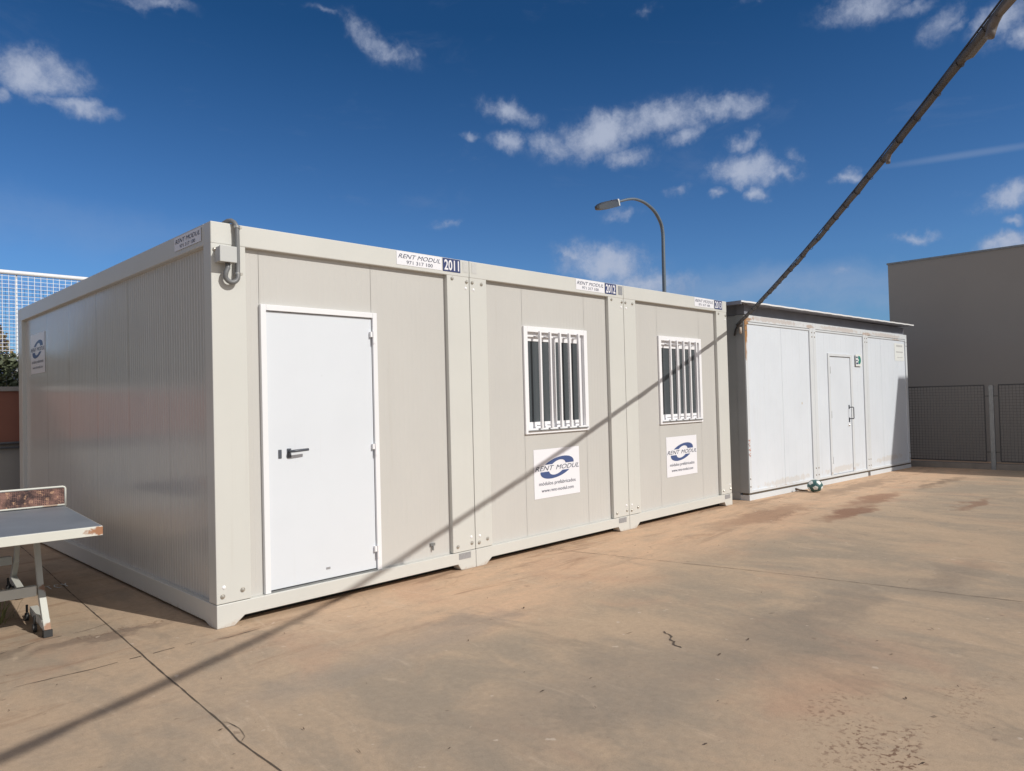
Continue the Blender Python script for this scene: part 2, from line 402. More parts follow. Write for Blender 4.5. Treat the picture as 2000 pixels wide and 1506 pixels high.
def logo_sticker(parent, c, ux, uy, n, w=.71, h=.495, lab=None):
    ux = Vector(ux); uy = Vector(uy); n = Vector(n); c = Vector(c)
    mb = MB()
    st = put_mesh(poly_mesh([[(-w/2,-h/2),(w/2,-h/2),(w/2,h/2),(-w/2,h/2)]]), 'logo_sticker', M['sticker'], parent, c, ux, uy, n*.002)
    rc = c + uy*(h*.105)
    put_mesh(poly_mesh(ring_polys(1, w, h)), 'emblem', M['blue'], st, rc, ux, uy, n*.0035)
    put_mesh(poly_mesh(ring_polys(-1, w, h)), 'emblem', M['blue'], st, rc, ux, uy, n*.0035)
    words(fit_text('RENT', w*.40, h*.095, .35, .0), 'lettering', M['ink'], st, rc - ux*w*.275, ux, uy, n*.004)
    words(fit_text('MODUL', w*.52, h*.095, .35, .0), 'lettering', M['ink'], st, rc + ux*w*.225, ux, uy, n*.004)
    words(fit_text('módulos prefabricados', w*.80, h*.10, 0, 0), 'lettering', M['ink'], st, c - uy*h*.215, ux, uy, n*.004)
    words(fit_text('www.rent-modul.com', w*.70, h*.07, 0, 0), 'lettering', M['ink'], st, c - uy*h*.345, ux, uy, n*.004)
    return st
def name_sticker(parent, c, ux, uy, n, w=.49, h=.115):
    ux = Vector(ux); uy = Vector(uy); n = Vector(n); c = Vector(c)
    st = put_mesh(poly_mesh([[(-w/2,-h/2),(w/2,-h/2),(w/2,h/2),(-w/2,h/2)]]), 'name_sticker', M['sticker'], parent, c, ux, uy, n*.002)
    words(fit_text('RENT MODUL', w*.93, h*.32, .35, .0), 'lettering', M['ink'], st, c + uy*h*.17, ux, uy, n*.0035)
    words(fit_text('971 317 100', w*.58, h*.26, 0, .003), 'lettering', M['ink'], st, c - uy*h*.26, ux, uy, n*.0035)
    return st
def number_sticker(parent, c, ux, uy, n, txt, w=.205, h=.118):
    ux = Vector(ux); uy = Vector(uy); n = Vector(n); c = Vector(c)
    st = put_mesh(poly_mesh([[(-w/2,-h/2),(w/2,-h/2),(w/2,h/2),(-w/2,h/2)]]), 'number_sticker', M['navy'], parent, c, ux, uy, n*.0025)
    put_mesh(fit_text(txt, w*.84, h*.80, 0, .022, 1.02), 'digits', M['sticker'], st, c, ux, uy, n*.004)
    return st

# ------------------------------------------------------------------ ribbed panels
def ribbed(mb, a0, a1, z0, z1, depth, axis, pitch=.05, groove=.0012, seams=(), back=.02, sgn=1):
    """vertical-ribbed sheet along axis (0:x face -y, 1:y face -x) at 'depth' behind the frame face"""
    prof = []
    t = a0; prof.append((a0, 0))
    k = math.ceil(a0/pitch + .01)*pitch; pts = []
    while k < a1 - .006:
        if all(abs(k-s) > .02 for s in seams): pts.append((k, groove, .004))
        k += pitch
    for s in seams:
        if a0 + .004 < s < a1 - .004: pts.append((s, .012, .0025))
    for (c, d, w) in sorted(pts): w *= 1.8 if axis == 1 and w > .003 else 1; prof += [(c-w, 0), (c-w*.35, d), (c+w*.35, d), (c+w, 0)]
    prof.append((a1, 0))
    for (p, q) in zip(prof[:-1], prof[1:]):
        if axis == 0: mb.quad([(p[0], depth+p[1], z0), (q[0], depth+q[1], z0), (q[0], depth+q[1], z1), (p[0], depth+p[1], z1)])
        else:
            dp = depth+sgn*p[1]; dq = depth+sgn*q[1]
            mb.quad([(dp, p[0], z0), (dq, q[0], z0), (dq, q[0], z1), (dp, p[0], z1)])
    # backing slab
    if axis == 0: mb.box(a0, a1, depth+.015, depth+.015+back, z0, z1)
    else:
        d = depth+sgn*.015; e = d+sgn*back; mb.box(min(d,e), max(d,e), a0, a1, z0, z1)

H = 2.80; LEN = 5.81; DP = .045
def cabin(x0, x1, pl, pr, seams, label, kind, num, left_wall, right_wall, name_c, num_c):
    root = empty('portable_cabin', (x0, 0, 0)); w = x1 - x0; g_ = .0022
    tag(root, label, 'portable cabin', 'new cream portable cabins standing side by side')
    F = M['frame']
    a, b = g_, w - g_
    # base frame
    mb = MB()
    prof = [(a,0),(.125,0),(.20,.058),(w-.215,.058),(w-.18,.004),(w-.13,0),(b,0),(b,.160),(a,.160)]
    mb.prism(prof, 1, 0, .10)
    prof2 = [(a,0),(.125,0),(.20,.058),(w-.215,.058),(w-.18,.004),(w-.13,0),(b,0),(b,.160),(a,.160)]
    mb.prism(prof2, 1, LEN-.10, LEN)
    for (u, v) in ((a, a+.09), (b-.09, b)):
        mb.prism([(.1,.0),(.13,0),(.2,.022),(LEN-.2,.022),(LEN-.13,0),(LEN-.1,0),(LEN-.1,.160),(.1,.160)], 0, u, v)
    mb.box(a+.095, b-.095, .105, LEN-.105, .11, .15)
    bf = mb.build('base_frame', F, root, bevel=.004)
    mb = MB(); mb.box(a+.10, b-.10, .13, LEN-.13, .006, .108); mb.build('gap_shade', M['dark'], bf)  # black block standing in for the shade in the gap below the cabin
    # posts
    for (u, v, ya, yb) in ((a, pl, .003, .13), (w-pr, b, .003, .13), (a, .2, LEN-.19, LEN-.003), (w-.2, b, LEN-.19, LEN-.003)):
        m = MB(); m.box(u+.001, v-.001 if v < b else v-.001, ya, yb, .1635, 2.6555); m.build('corner_post', F, root, bevel=.005)
    # roof frame
    mb = MB()
    mb.box(a, b, 0, .12, 2.655+.0035-.0115, H); mb.box(a, b, LEN-.12, LEN, 2.647, H)
    mb.box(a, a+.12, .12, LEN-.12, 2.647, H); mb.box(b-.12, b, .12, LEN-.12, 2.647, H)
    mb.build('roof_frame', F, root, bevel=.006)
    mb = MB(); n = 24
    for i in range(n):
        xa = a+.12+(b-a-.24)*i/n; xb = a+.12+(b-a-.24)*(i+1)/n; zz = .012 if i % 2 else 0
        mb.box(xa, xb, .12, LEN-.12, 2.73, 2.76+zz)
    mb.build('roof', M['fascia'], root)
    # front wall
    s0, s1 = seams
    mb = MB()
    hole = (.172, 2.235) if kind == 'door' else (1.175, 2.235)
    ribbed(mb, pl-.02, s0, .1605, 2.65, DP, 0, groove=.0005)
    if kind == 'door':
        ribbed(mb, s0+.003, s1, hole[1], 2.65, DP, 0, groove=.0005)
    else:
        ribbed(mb, s0+.003, s1, hole[1], 2.65, DP, 0, groove=.0005); ribbed(mb, s0+.003, s1, .1605, hole[0], DP, 0, groove=.0005)
    ribbed(mb, s1+.003, w-pr+.02, .1605, 2.65, DP, 0, groove=.0005)
    mb.build('wall_panel', M['panel'], root)
    # back wall, side walls
    mb = MB(); mb.box(.19, w-.19, LEN-.05, LEN-.03, .16, 2.65); mb.build('wall_panel', M['panel'], root)
    if left_wall:
        mb = MB(); ribbed(mb, .13-.01, LEN-.185, .1605, 2.65, DP, 1, pitch=.05, groove=.0030, seams=[.923*i for i in range(1, 6)])
        mb.build('wall_panel', M['panelside'], root)
    if right_wall:
        mb = MB(); ribbed(mb, .13-.01, LEN-.185, .1605, 2.65, w-DP, 1, groove=.0012, seams=[.923*i for i in range(1, 6)], sgn=-1)
        mb.build('wall_panel', M['panel'], root)
    # bolts and caps
    for (bx, bz, capx, capz) in ((.035, 2.605, None, None), (pl-.065, 2.60, None, None), (w-.035, 2.605, w-.045, 2.545), (w-pr+.06, 2.62, None, None),
                     (.045, .215, .055, .275), (pl-.065, .235, None, None), (w-.045, .225, w-.05, .28), (w-pr+.055, .215, None, None)):
        if kind == 'door' and bz > 2 and bx < .1: bx = .03
        m = MB(); m.tube([(bx, .003, bz), (bx, -.001, bz)], .017, 12); m.dome((bx, -.001, bz), (0,-1,0), .014, .011)
        m.build('bolt', M['steel'], root, smooth=False)
        if capx is None and bx < .1 and bz > 2 and kind != 'door': capx, capz = .05, 2.54
        if capx is not None:
            m = MB(); m.dome((capx, .003, capz), (0,-1,0), .014, .006); m.build('plug', M['pvc'], root, smooth=True)
    # labels
    m = MB(); m.box(w-.205, w-.065, -.0025, 0, .098, .152); pt = m.build('data_plate', M['silver'], root)
    name_sticker(root, (name_c-x0, 0, 2.736), (1,0,0), (0,0,1), (0,-1,0))
    number_sticker(root, (num_c-x0, 0, 2.736), (1,0,0), (0,0,1), (0,-1,0), num)
    return root, w

def add_door(root):
    fx0, fx1, fz0, fz1 = .362, 1.367, .162, 2.253
    lx0, lx1, lz1 = .408, 1.322, 2.207
    mb = MB(); mb.box(lx0, lx1, .034, .075, .176, lz1)
    leaf = mb.build('door', M['doorleaf'], root, bevel=.003)
    mb = MB()
    for (a, b, c, d) in ((fx0, lx0-.003, fz0, fz1), (lx1+.003, fx1, fz0, fz1)): mb.box(a, b, .014, .09, c, d)
    mb.box(lx0-.003, lx1+.003, .014, .09, lz1+.004, fz1); 
    mb.build('door_frame', M['white'], leaf, bevel=.003)
    mb = MB(); mb.box(lx0-.003, lx1+.003, .02, .09, .1605, .170); mb.build('threshold', M['galv'], leaf)
    # handle with rounded rose, lever turned to the right
    mb = MB(); mb.box(.556, .590, .026, .034, 1.125, 1.195); hp = mb.build('handle', M['black'], leaf, bevel=.012)
    mb = MB(); mb.tube([(.573,.026,1.175), (.573,-.015,1.175), (.580,-.026,1.176), (.595,-.030,1.177), (.70,-.026,1.181)], [.010,.010,.011,.011,.010], 10)
    mb.build('lever', M['black'], leaf, smooth=True)
    mb = MB(); mb.box(.488, .514, .028, .034, 1.125, 1.19); mb.build('lock_plate', M['black'], leaf, bevel=.005)
    for hz in (2.052, 1.140, .312):
        mb = MB(); mb.tube([(1.325,.008,hz-.05), (1.325,.008,hz-.001)], .008, 10); mb.tube([(1.325,.008,hz+.001), (1.325,.008,hz+.05)], .008, 10)
        mb.box(1.300, 1.325, .010, .036, hz+.002, hz+.045); mb.box(1.325, 1.345, .008, .016, hz-.045, hz-.004)
        mb.build('hinge', M['pvc'], leaf, smooth=False)
    mb = MB(); mb.box(.865, .90, .031, .034, .247, .263); mb.build('maker_label', M['silver'], leaf)
    mb = MB(); mb.box(1.885, 1.935, .030, DP+.002, .262, .285); mb.box(1.900, 1.912, .020, .032, .225, .265); mb.build('hook', M['galv'], root)

def add_window(root, x0, x1, z0, z1):
    W = M['pvc']
    fw = .055
    mb = MB()
    mb.box(x0, x0+fw, .022, .11, z0, z1); mb.box(x1-fw, x1, .022, .11, z0, z1)
    mb.box(x0+fw, x1-fw, .022, .11, z0, z0+fw); mb.box(x0+fw, x1-fw, .022, .11, z1-fw, z1)
    fr = mb.build('window', W, root, bevel=.003)
    ix0, ix1, iz0, iz1 = x0+fw, x1-fw, z0+fw, z1-fw
    # shutter box above the sashes
    mb = MB(); mb.box(ix0, ix1, .058, .12, iz1-.045, iz1); mb.build('shutter_box', M['pvc'], fr)
    mb = MB(); mb.box(ix0, ix1, .105, .115, iz0, iz1-.045); mb.build('backing', M['dark'], fr)
    zt = iz1-.045; mid = (ix0+ix1)/2
    for (a, b, y) in ((ix0, mid+.025, .082), (mid-.025, ix1, .060)):
        s = .042; mb = MB()
        mb.box(a, a+s, y, y+.02, iz0, zt); mb.box(b-s, b, y, y+.02, iz0, zt)
        mb.box(a+s, b-s, y, y+.02, iz0, iz0+s+.02); mb.box(a+s, b-s, y, y+.02, zt-s, zt)
        sa = mb.build('sash', W, fr, bevel=.002)
        mb = MB(); mb.box(a+s, b-s, y+.008, y+.012, iz0+s+.02, zt-s); mb.build('pane', M['glass'], fr)
    for k in range(5):
        cx = x0 + (x1-x0)*(.205+.152*k)
        mb = MB(); mb.box(cx-.0115, cx+.0115, -.020, .006, z0+.05, z1-.048)
        mb.box(cx-.006, cx+.006, .006, .062, z0+.075, z0+.087); mb.box(cx-.006, cx+.006, .006, .062, z1-.10, z1-.088)
        mb.build('bar', W, fr, bevel=.0015)
    mb = MB(); mb.box(x0+.035, x1-.03, .006, .022, z0+.028, z0+.038); mb.build('drip_strip', M['galv'], fr)
    return fr

XB = (0.0, 2.383, 4.755, 7.141)
c1, w1 = cabin(XB[0], XB[1], .252, .268, (.364, 1.329), 'cream portable cabin numbered 2011 with a plain white door and a grey junction box', 'door', '2011', True, False, 1.811, 2.171)
c2, w2 = cabin(XB[1], XB[2], .215, .288, (3.108-XB[1], 4.075-XB[1]), 'cream portable cabin numbered 2012 with a barred window, between two others', 'window', '2012', False, False, 4.152, 4.513)
c3, w3 = cabin(XB[2], XB[3], .235, .282, (5.480-XB[2], 6.458-XB[2]), 'cream portable cabin numbered 2013 with a barred window, beside the old white cabin', 'window', '2013', False, True, 6.548, 6.915)
add_door(c1)
add_window(c2, 3.108-XB[1], 4.098-XB[1], 1.168, 2.246)
add_window(c3, 5.484-XB[2], 6.476-XB[2], 1.168, 2.255)
logo_sticker(c2, (3.579-XB[1], DP-.001, .758), (1,0,0), (0,0,1), (0,-1,0))
logo_sticker(c3, (5.966-XB[2], DP-.001, .756), (1,0,0), (0,0,1), (0,-1,0))
logo_sticker(c1, (DP-.001, 5.02, 2.207), (0,-1,0), (0,0,1), (-1,0,0), w=.67, h=.47)
name_sticker(c1, (0, .395, 2.735), (0,-1,0), (0,0,1), (-1,0,0), h=.10)
# silver labels at the joints of the roof frames
def silver(par, x, w):
    me = poly_mesh([[(-w/2,-.05),(w/2,-.05),(w/2,.05),(-w/2,.05)]]); put_mesh(me, 'silver_label', M['silver'], par, (x, 0, 2.735), (1,0,0), (0,0,1), (0,-.002,0))
silver(c2, 4.695-XB[1], .075)
m = mat_basic('faint_label', (.60,.60,.58), .35, var=.12, vscale=50); M['faint'] = m
put_mesh(poly_mesh([[(-.03,-.045),(.03,-.045),(.03,.05),(-.03,.05)]]), 'silver_label', M['faint'], c1, (2.335, 0, 2.735), (1,0,0), (0,0,1), (0,-.002,0))
put_mesh(poly_mesh([[(-.03,-.045),(.03,-.045),(.03,.05),(-.03,.05)]]), 'silver_label', M['faint'], c2, (.06, 0, 2.735), (1,0,0), (0,0,1), (0,-.002,0))

# junction box + conduit on cabin 1
mb = MB(); mb.box(.030, .145, -.085, .003, 2.512, 2.618); jb = mb.build('junction_box', M['jbox'], c1, bevel=.005)
mb = MB(); mb.box(.027, .148, -.090, -.078, 2.509, 2.621); mb.build('lid', M['jbox'], jb, bevel=.004)
def arc(c, r, a0, a1, n, y): return [(c[0]+r*math.cos(a0+(a1-a0)*i/n), y, c[1]+r*math.sin(a0+(a1-a0)*i/n)) for i in range(n+1)]
R_ = .017
path = [(.100,-.045,2.512), (.100,-.045,2.475)]
path += [(.088,-.045,2.45), (.083,-.045,2.425)] + arc((.128, 2.425), .045, math.pi, 2*math.pi, 10, -.040)[1:]
path += [(.174,-.034,2.45), (.176,-.032,2.52), (.176,-.032,2.70), (.175,-.032,2.755), (.172,-.028,2.785), (.164,-.016,2.808), (.152,.004,2.822), (.138,.03,2.822), (.128,.06,2.812), (.122,.10,2.802), (.12,.3,2.795)]
mb = MB(); mb.tube(path, R_, 12); cd = mb.build('conduit', M['conduit'], c1, smooth=True)
for cz in (2.775, 2.445):
    mb = MB(); mb.tube([(.176,-.032,cz-.008), (.176,-.032,cz+.008)], .0215, 12); mb.box(.19, .212, -.036, .003, cz-.008, cz+.008)
    mb.build('clip', M['steel'], cd)

# ------------------------------------------------------------------ old cabin
OX0, OX1 = 7.63, 14.86
def warp(objs):
    for o in objs:
        for v in o.data.vertices:
            f = min(1.1, max(-.05, (v.co.x - OX0)/(OX1-OX0))); v.co.z = v.co.z*(1+.165*f/2.66) - .13*f
old = empty('old_site_cabin', (0,0,0))
tag(old, 'old white three bay site cabin with rusty corners under a thin overhanging roof sheet', 'portable cabin')
OO = []
seamx = [OX0, 10.02, 12.44, OX1]
for i in range(3):
    a, b = seamx[i]+.002, seamx[i+1]-.002
    lp = .095 if i == 0 else .105; rp = .14
    # frame of the bay
    mb = MB()
    mb.box(a, a+lp, 0, .12, .10, 2.655); mb.box(b-rp, b, 0, .12, .10, 2.655) if i < 2 else mb.box(b-.10, b, 0, .12, .10, 2.655)
    rr = rp if i < 2 else .10
    mb.box(a+lp, b-rr, 0, .12, 2.562, 2.655)
    mb.box(a+lp, b-rr, 0.004, .12, .10, .135)
    o = mb.build('bay_frame', M['oldframe'], old, bevel=.003); OO.append(o)
    mb = MB(); mb.box(a+.005, b, .012, .1, .070, .10); o = mb.build('base_gap', M['gap'], old); OO.append(o)
    mb = MB(); mb.box(a, b if i != 1 else b-.12, -.004, .14, -.05, .072); o = mb.build('base_rail', M['oldframe'], old, bevel=.003); OO.append(o)
    mb = MB()
    if i == 1:
        ribbed(mb, a+lp-.01, 10.62, .135, 2.562, .020, 0, pitch=.25, groove=.001)
        ribbed(mb, 10.62, 11.75, 2.185, 2.562, .020, 0, pitch=.25, groove=.001)
        ribbed(mb, 11.75, b-rr+.01, .135, 2.562, .020, 0, pitch=.25, groove=.001)
    else: ribbed(mb, a+lp-.01, b-rr+.01, .135, 2.562, .020, 0, pitch=.25, groove=.001, seams=(8.85,) if i == 0 else (13.3,))
    o = mb.build('wall_panel', M['oldpaint'], old); OO.append(o)
    # thin rail line under the top frame
    mb = MB(); mb.box(a+lp, b-rr, .006, .02, 2.53, 2.555); o = mb.build('drip_rail', M['oldframe'], old); OO.append(o)
    for bx in (a+.05, b-.05):
        for bz in (.19, .30, 2.43, 2.50):
            mb = MB(); mb.dome((bx, 0, bz), (0,-1,0), .013, .008, 8); o = mb.build('bolt', M['oldbolt'], old); OO.append(o)
# side and body
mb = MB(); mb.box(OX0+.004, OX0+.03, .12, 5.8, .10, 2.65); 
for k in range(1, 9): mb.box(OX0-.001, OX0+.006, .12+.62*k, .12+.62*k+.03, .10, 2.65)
o = mb.build('side_wall', M['oldshade'], old); OO.append(o)
mb = MB(); mb.box(OX0-.004, OX0+.02, .0, .13, .101, 2.654); mb.box(OX0-.004, OX0+.1, .14, 5.9, -.05, .10); o = mb.build('corner_post', M['oldshade'], old); OO.append(o)
mb = MB(); mb.box(OX1-.03, OX1-.004, .12, 5.8, .10, 2.65); o = mb.build('side_wall', M['oldpaint'], old); OO.append(o)
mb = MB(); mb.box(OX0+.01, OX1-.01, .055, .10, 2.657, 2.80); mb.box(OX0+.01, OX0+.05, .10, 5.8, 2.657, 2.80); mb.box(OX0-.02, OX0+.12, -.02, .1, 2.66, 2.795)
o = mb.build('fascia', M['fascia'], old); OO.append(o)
# roof sheet, trapezoidal ribs running front to back
mb = MB(); xs = []; x = 7.28; k = 0
while x < 14.98:
    xs.append((x, 0 if k % 4 < 2 else .022)); x += .07 if k % 2 else .16; k += 1
xs = [(x, 2.800+.034*(x-7.28)/7.7+dz*.12) for x, dz in xs]
for (p, q) in zip(xs[:-1], xs[1:]):
    for zz in (0, .012): mb.quad([(p[0],-.15,p[1]+zz), (q[0],-.15,q[1]+zz), (q[0],5.9,q[1]+zz+.05), (p[0],5.9,p[1]+zz+.05)])
    mb.quad([(p[0],-.15,p[1]-.006), (q[0],-.15,q[1]-.006), (q[0],-.15,q[1]+.016), (p[0],-.15,p[1]+.016)])
o = mb.build('roof_sheet', M['roofsheet'], old); OO.append(o)
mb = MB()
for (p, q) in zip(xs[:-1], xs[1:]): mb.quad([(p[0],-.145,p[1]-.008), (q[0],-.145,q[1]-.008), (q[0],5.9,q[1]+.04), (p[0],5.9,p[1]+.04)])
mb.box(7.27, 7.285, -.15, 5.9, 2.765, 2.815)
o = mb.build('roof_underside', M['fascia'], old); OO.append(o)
# door
mb = MB(); mb.box(10.70, 11.655, .026, .05, .140, 2.135); dr = mb.build('door', M['oldpaint'], old, bevel=.003); OO.append(dr)
mb = MB(); mb.box(10.62, 10.697, .004, .06, .136, 2.185); mb.box(11.658, 11.75, .012, .06, .136, 2.185); mb.box(10.697, 11.658, .004, .06, 2.138, 2.185)
o = mb.build('door_frame', M['oldframe'], dr, bevel=.003); OO.append(o)
mb = MB(); mb.tube([(11.56,.026,1.26), (11.56,-.05,1.26), (11.56,-.055,1.25), (11.56,-.055,1.07), (11.56,-.05,1.06), (11.56,.026,1.06)], .009, 8)
mb.box(11.535, 11.585, .022, .026, 1.23, 1.30); mb.box(11.535, 11.585, .022, .026, 1.0, 1.08)
o = mb.build('handle', M['black'], dr); OO.append(o)
mb = MB(); mb.dome((11.53,.026,.95), (0,-1,0), .022, .02); mb.box(11.51, 11.55, .02, .026, .93, .97); o = mb.build('lock', M['steel'], dr); OO.append(o)
for hz in (.38, 1.15, 1.9):
    mb = MB(); mb.tube([(10.705,.004,hz-.06), (10.705,.004,hz+.06)], .009, 8); o = mb.build('hinge', M['oldframe'], dr); OO.append(o)
# exit sign beside the door
mb = MB(); mb.box(11.885, 12.175, -.006, -.001, 1.985, 2.195); sg = mb.build('exit_sign', M['signwhite'], old); OO.append(sg)
arcp = [(.03+.085*math.cos(RAD(q)), .01+.075*math.sin(RAD(q))) for q in range(-80, 81, 20)]
o = put_mesh(poly_mesh([arcp + [(-.01,.085),(-.02,.03),(.02,.025),(.02,-.005),(-.02,-.01),(-.01,-.062)]]), 'symbol', M['signgreen'], sg, (12.02,0,2.085), (1,0,0), (0,0,1), (0,-.008,0)); OO.append(o)
o = put_mesh(poly_mesh([[(-.12,.045),(-.04,.045),(-.04,.07),(-.12,.07)], [(-.12,-.01),(-.05,-.01),(-.05,.012),(-.12,.012)], [(-.12,-.065),(-.03,-.065),(-.03,-.035),(-.12,-.035)]]), 'symbol', M['navy'], sg, (12.02,0,2.085), (1,0,0), (0,0,1), (0,-.008,0)); OO.append(o)
# faded sticker on the right bay
o = put_mesh(poly_mesh([[(-.30,-.22),(.30,-.22),(.30,.12),(-.30,.12)]]), 'faded_sticker', M['signwhite'], old, (14.42,.020,2.35), (1,0,0), (0,0,1), (0,-.003,0)); OO.append(o); fs = o
bars = []
for k, (u0, u1) in enumerate(((-.18,-.10),(-.085,-.03),(-.015,.05),(.07,.12),(.135,.19))): bars.append([(u0,.055),(u1,.055),(u1,.09),(u0,.09)])
bars += [[(-.2,-.06),(.22,-.06),(.22,-.035),(-.2,-.035)], [(-.15,-.16),(.2,-.16),(.2,-.15),(-.15,-.15)]]
o = put_mesh(poly_mesh(bars), 'print', M['faded'], fs, (14.42,.020,2.35), (1,0,0), (0,0,1), (0,-.005,0)); OO.append(o)
# red marks on the left post
mb = MB()
for (z, dz, w_) in ((.62,.05,.05), (.70,.03,.06), (.76,.06,.04), (.84,.02,.05)):
    pts = [(7.655+w_*.5*(1+math.sin(i*1.3)), -.002, z+dz*i/6) for i in range(7)]
    mb.tube(pts, .004, 5)
o = mb.build('paint_mark', M['redpaint'], old); OO.append(o)
mb = MB(); mb.box(7.70, 7.76, .0, .016, 2.50, 2.52); 
warp(OO)

# ------------------------------------------------------------------ ground
def gz(x): return 0.0 if x <= 7.4 else -.125*min(1.05, (x-7.4)/7.5)
mb = MB(); gx = [-250, -40, -8, 0, 7.4, 15.28, 40, 260]
for a, b in zip(gx[:-1], gx[1:]): mb.quad([(a,-250,gz(a)), (b,-250,gz(b)), (b,260,gz(b)), (a,260,gz(a))])
go = mb.build('ground', M['ground']); tag(go, kind='structure')
def crack(pts, w0, jit, name='ground_joint', step=.06, seed=1, gap=0):
    rnd = random.Random(seed); P = []
    for (a, b) in zip(pts[:-1], pts[1:]):
        L = math.hypot(b[0]-a[0], b[1]-a[1]); n = max(2, int(L/step))
        for i in range(n): P.append((a[0]+(b[0]-a[0])*i/n, a[1]+(b[1]-a[1])*i/n))
    P.append(pts[-1]); o_ = 0; V = []
    for i, p in enumerate(P):
        q = P[min(i+1, len(P)-1)]; r_ = P[max(i-1, 0)]; d = Vector((q[0]-r_[0], q[1]-r_[1])).normalized(); n = Vector((-d.y, d.x))
        o_ = o_*.7 + rnd.uniform(-jit, jit); w = w0*rnd.uniform(.45, 1.5)
        if i in (0, len(P)-1): w *= .2
        c = Vector(p) + n*o_; V.append((c-n*w/2, c+n*w/2))
    mb = MB()
    for i, (s_, e_) in enumerate(zip(V[:-1], V[1:])):
        if gap and rnd.random() < gap: continue
        zs = [gz(s_[0].x)+.003]*2 + [gz(e_[0].x)+.003]*2
        mb.quad([(s_[0].x,s_[0].y,zs[0]), (s_[1].x,s_[1].y,zs[0]), (e_[1].x,e_[1].y,zs[2]), (e_[0].x,e_[0].y,zs[2])])
    o = mb.build(name, M['joint'], recalc=False)
    for p in o.data.polygons:
        if p.normal.z < 0: p.flip()
    return tag(o, kind='structure')
crack([(-.10,6.2), (-.232,4.13), (-.394,1.926), (-.556,-.674), (-.60,-1.48), (-.628,-1.72), (-.631,-2.11), (-.72,-4.4), (-.85,-9)], .0070, .0016, seed=3)
crack([(-.598,-1.46), (-.575,-1.50), (-.572,-1.60), (-.590,-1.70), (-.626,-1.74)], .0035, .003, seed=4)
crack([(3.34,.6), (3.38,.54), (3.416,-.15), (3.797,-2.106), (4.05,-3.71), (4.4,-6.5)], .0048, .0018, seed=5)
crack([(-3,-.10), (-1.25,-.153), (-.8,-.17), (-.467,-.1725), (-.20,-.15), (-.02,-.22), (.22,-.20)], .006, .006, seed=6, gap=.15, name='ground_crack')
crack([(-2.2,.62), (-1.2,.55), (-.9,.68), (-.62,.70), (-.42,.78)], .005, .006, seed=9, gap=.3, name='ground_crack')
crack([(1.915,-2.31), (1.87,-2.38), (1.85,-2.41), (1.80,-2.44), (1.79,-2.475), (1.74,-2.50), (1.715,-2.565)], .0105, .007, seed=8, step=.018, name='ground_crack')

# litter
rnd = random.Random(11); mb = MB()
spots = [(-1.1,-1.11),(-.64,-1.55),(-.7,-1.83),(-.1,-.82),(.26,-.45),(-.78,-.37),(1.64,-1.27),(1.7,-1.26),(.96,-1.49),(1.73,-2.17),(.68,-2.38),(.91,-2.54),(3.72,-1.38),(1.49,-2.74),(1.75,-2.79),(2.69,-2.66),(2.57,-3.38),(3.11,-3.43),(10.22,-2.11),(1.79,-3.77),(1.66,-3.93),(2.41,-4.1),(1.15,-4.02),(.73,-3.29),(-.32,-2.22),(-1.17,.09),(2.38,-3.52),(1.97,-3.47),(3.01,-3.56),(3.99,-2.46),(-.02,-1.24),(2.1,-2.79)]
for _ in range(130): spots.append((rnd.uniform(-1.5, 11), rnd.uniform(-4.2, -.15)))
for i, (x, y) in enumerate(spots):
    a = rnd.uniform(0, 6.28); L = rnd.uniform(.012, .03) if i % 3 else rnd.uniform(.03, .075); w = L*.45 if i % 3 else .004
    if i >= 32: L *= .6; w *= .6
    z = gz(x)+.004; d = Vector((math.cos(a), math.sin(a), 0)); n = Vector((-d.y, d.x, 0)); c = Vector((x, y, z))
    up = Vector((0,0,rnd.uniform(.003,.010)))
    mb.quad([c-d*L/2, c-n*w/2+up*.4, c+d*L/2+up, c+n*w/2+up*.6])
tag(mb.build('leaf_litter', M['litter'], recalc=False), 'dry leaf bits and twigs scattered over the concrete', 'leaf litter', kind='stuff')

# white paint scribble on the ground by the table shadow
mb = MB()
for (pts) in ([(0,0),(0,.09)], [(-.025,.09),(.025,.09)], [(.09,.08),(.06,.09),(.045,.045),(.06,0),(.09,.01)], [(.115,.09),(.135,.05),(.155,.09)], [(.135,.05),(.135,0)]):
    for (a, b) in zip(pts[:-1], pts[1:]):
        A = Vector((-.47+a[0]*.9, 2.24+a[1]*1.6, .004)); B = Vector((-.47+b[0]*.9, 2.24+b[1]*1.6, .004))
        mb.beam(A, B, .009, .0015)
tag(mb.build('paint_marking', M['signwhite']), kind='structure')

# ------------------------------------------------------------------ football
bm = bmesh.new(); bmesh.ops.create_icosphere(bm, subdivisions=5, radius=.115)
ph = (1+5**.5)/2
ico = [Vector(v).normalized() for v in [(0,1,ph),(0,-1,ph),(0,1,-ph),(0,-1,-ph),(1,ph,0),(-1,ph,0),(1,-ph,0),(-1,-ph,0),(ph,0,1),(-ph,0,1),(ph,0,-1),(-ph,0,-1)]]
for f in bm.faces:
    c = f.calc_center_median().normalized(); f.smooth = True
    best = max(ico, key=lambda q: q.dot(c)); t = best.orthogonal().normalized(); bt = best.cross(t)
    # pentagon test around the nearest icosahedron vertex
    nb = [q for q in ico if .3 < q.dot(best) < .6]; ang = math.acos(max(-1, min(1, best.dot(c))))
    dirs = [(q - best*q.dot(best)).normalized() for q in nb]; tan = (c - best*c.dot(best))
    ext = max(tan.dot(d) for d in dirs)
    f.material_index = 1 if ext < .30 else 0
me = bpy.data.meshes.new('football'); bm.to_mesh(me); bm.free(); me.materials.append(M['football_teal']); me.materials.append(M['football_white'])
ball = bpy.data.objects.new('football', me); COL.objects.link(ball); ball.location = (9.22, -.28, gz(9.22)+.113); ball.rotation_euler = (.55, .3, .75)
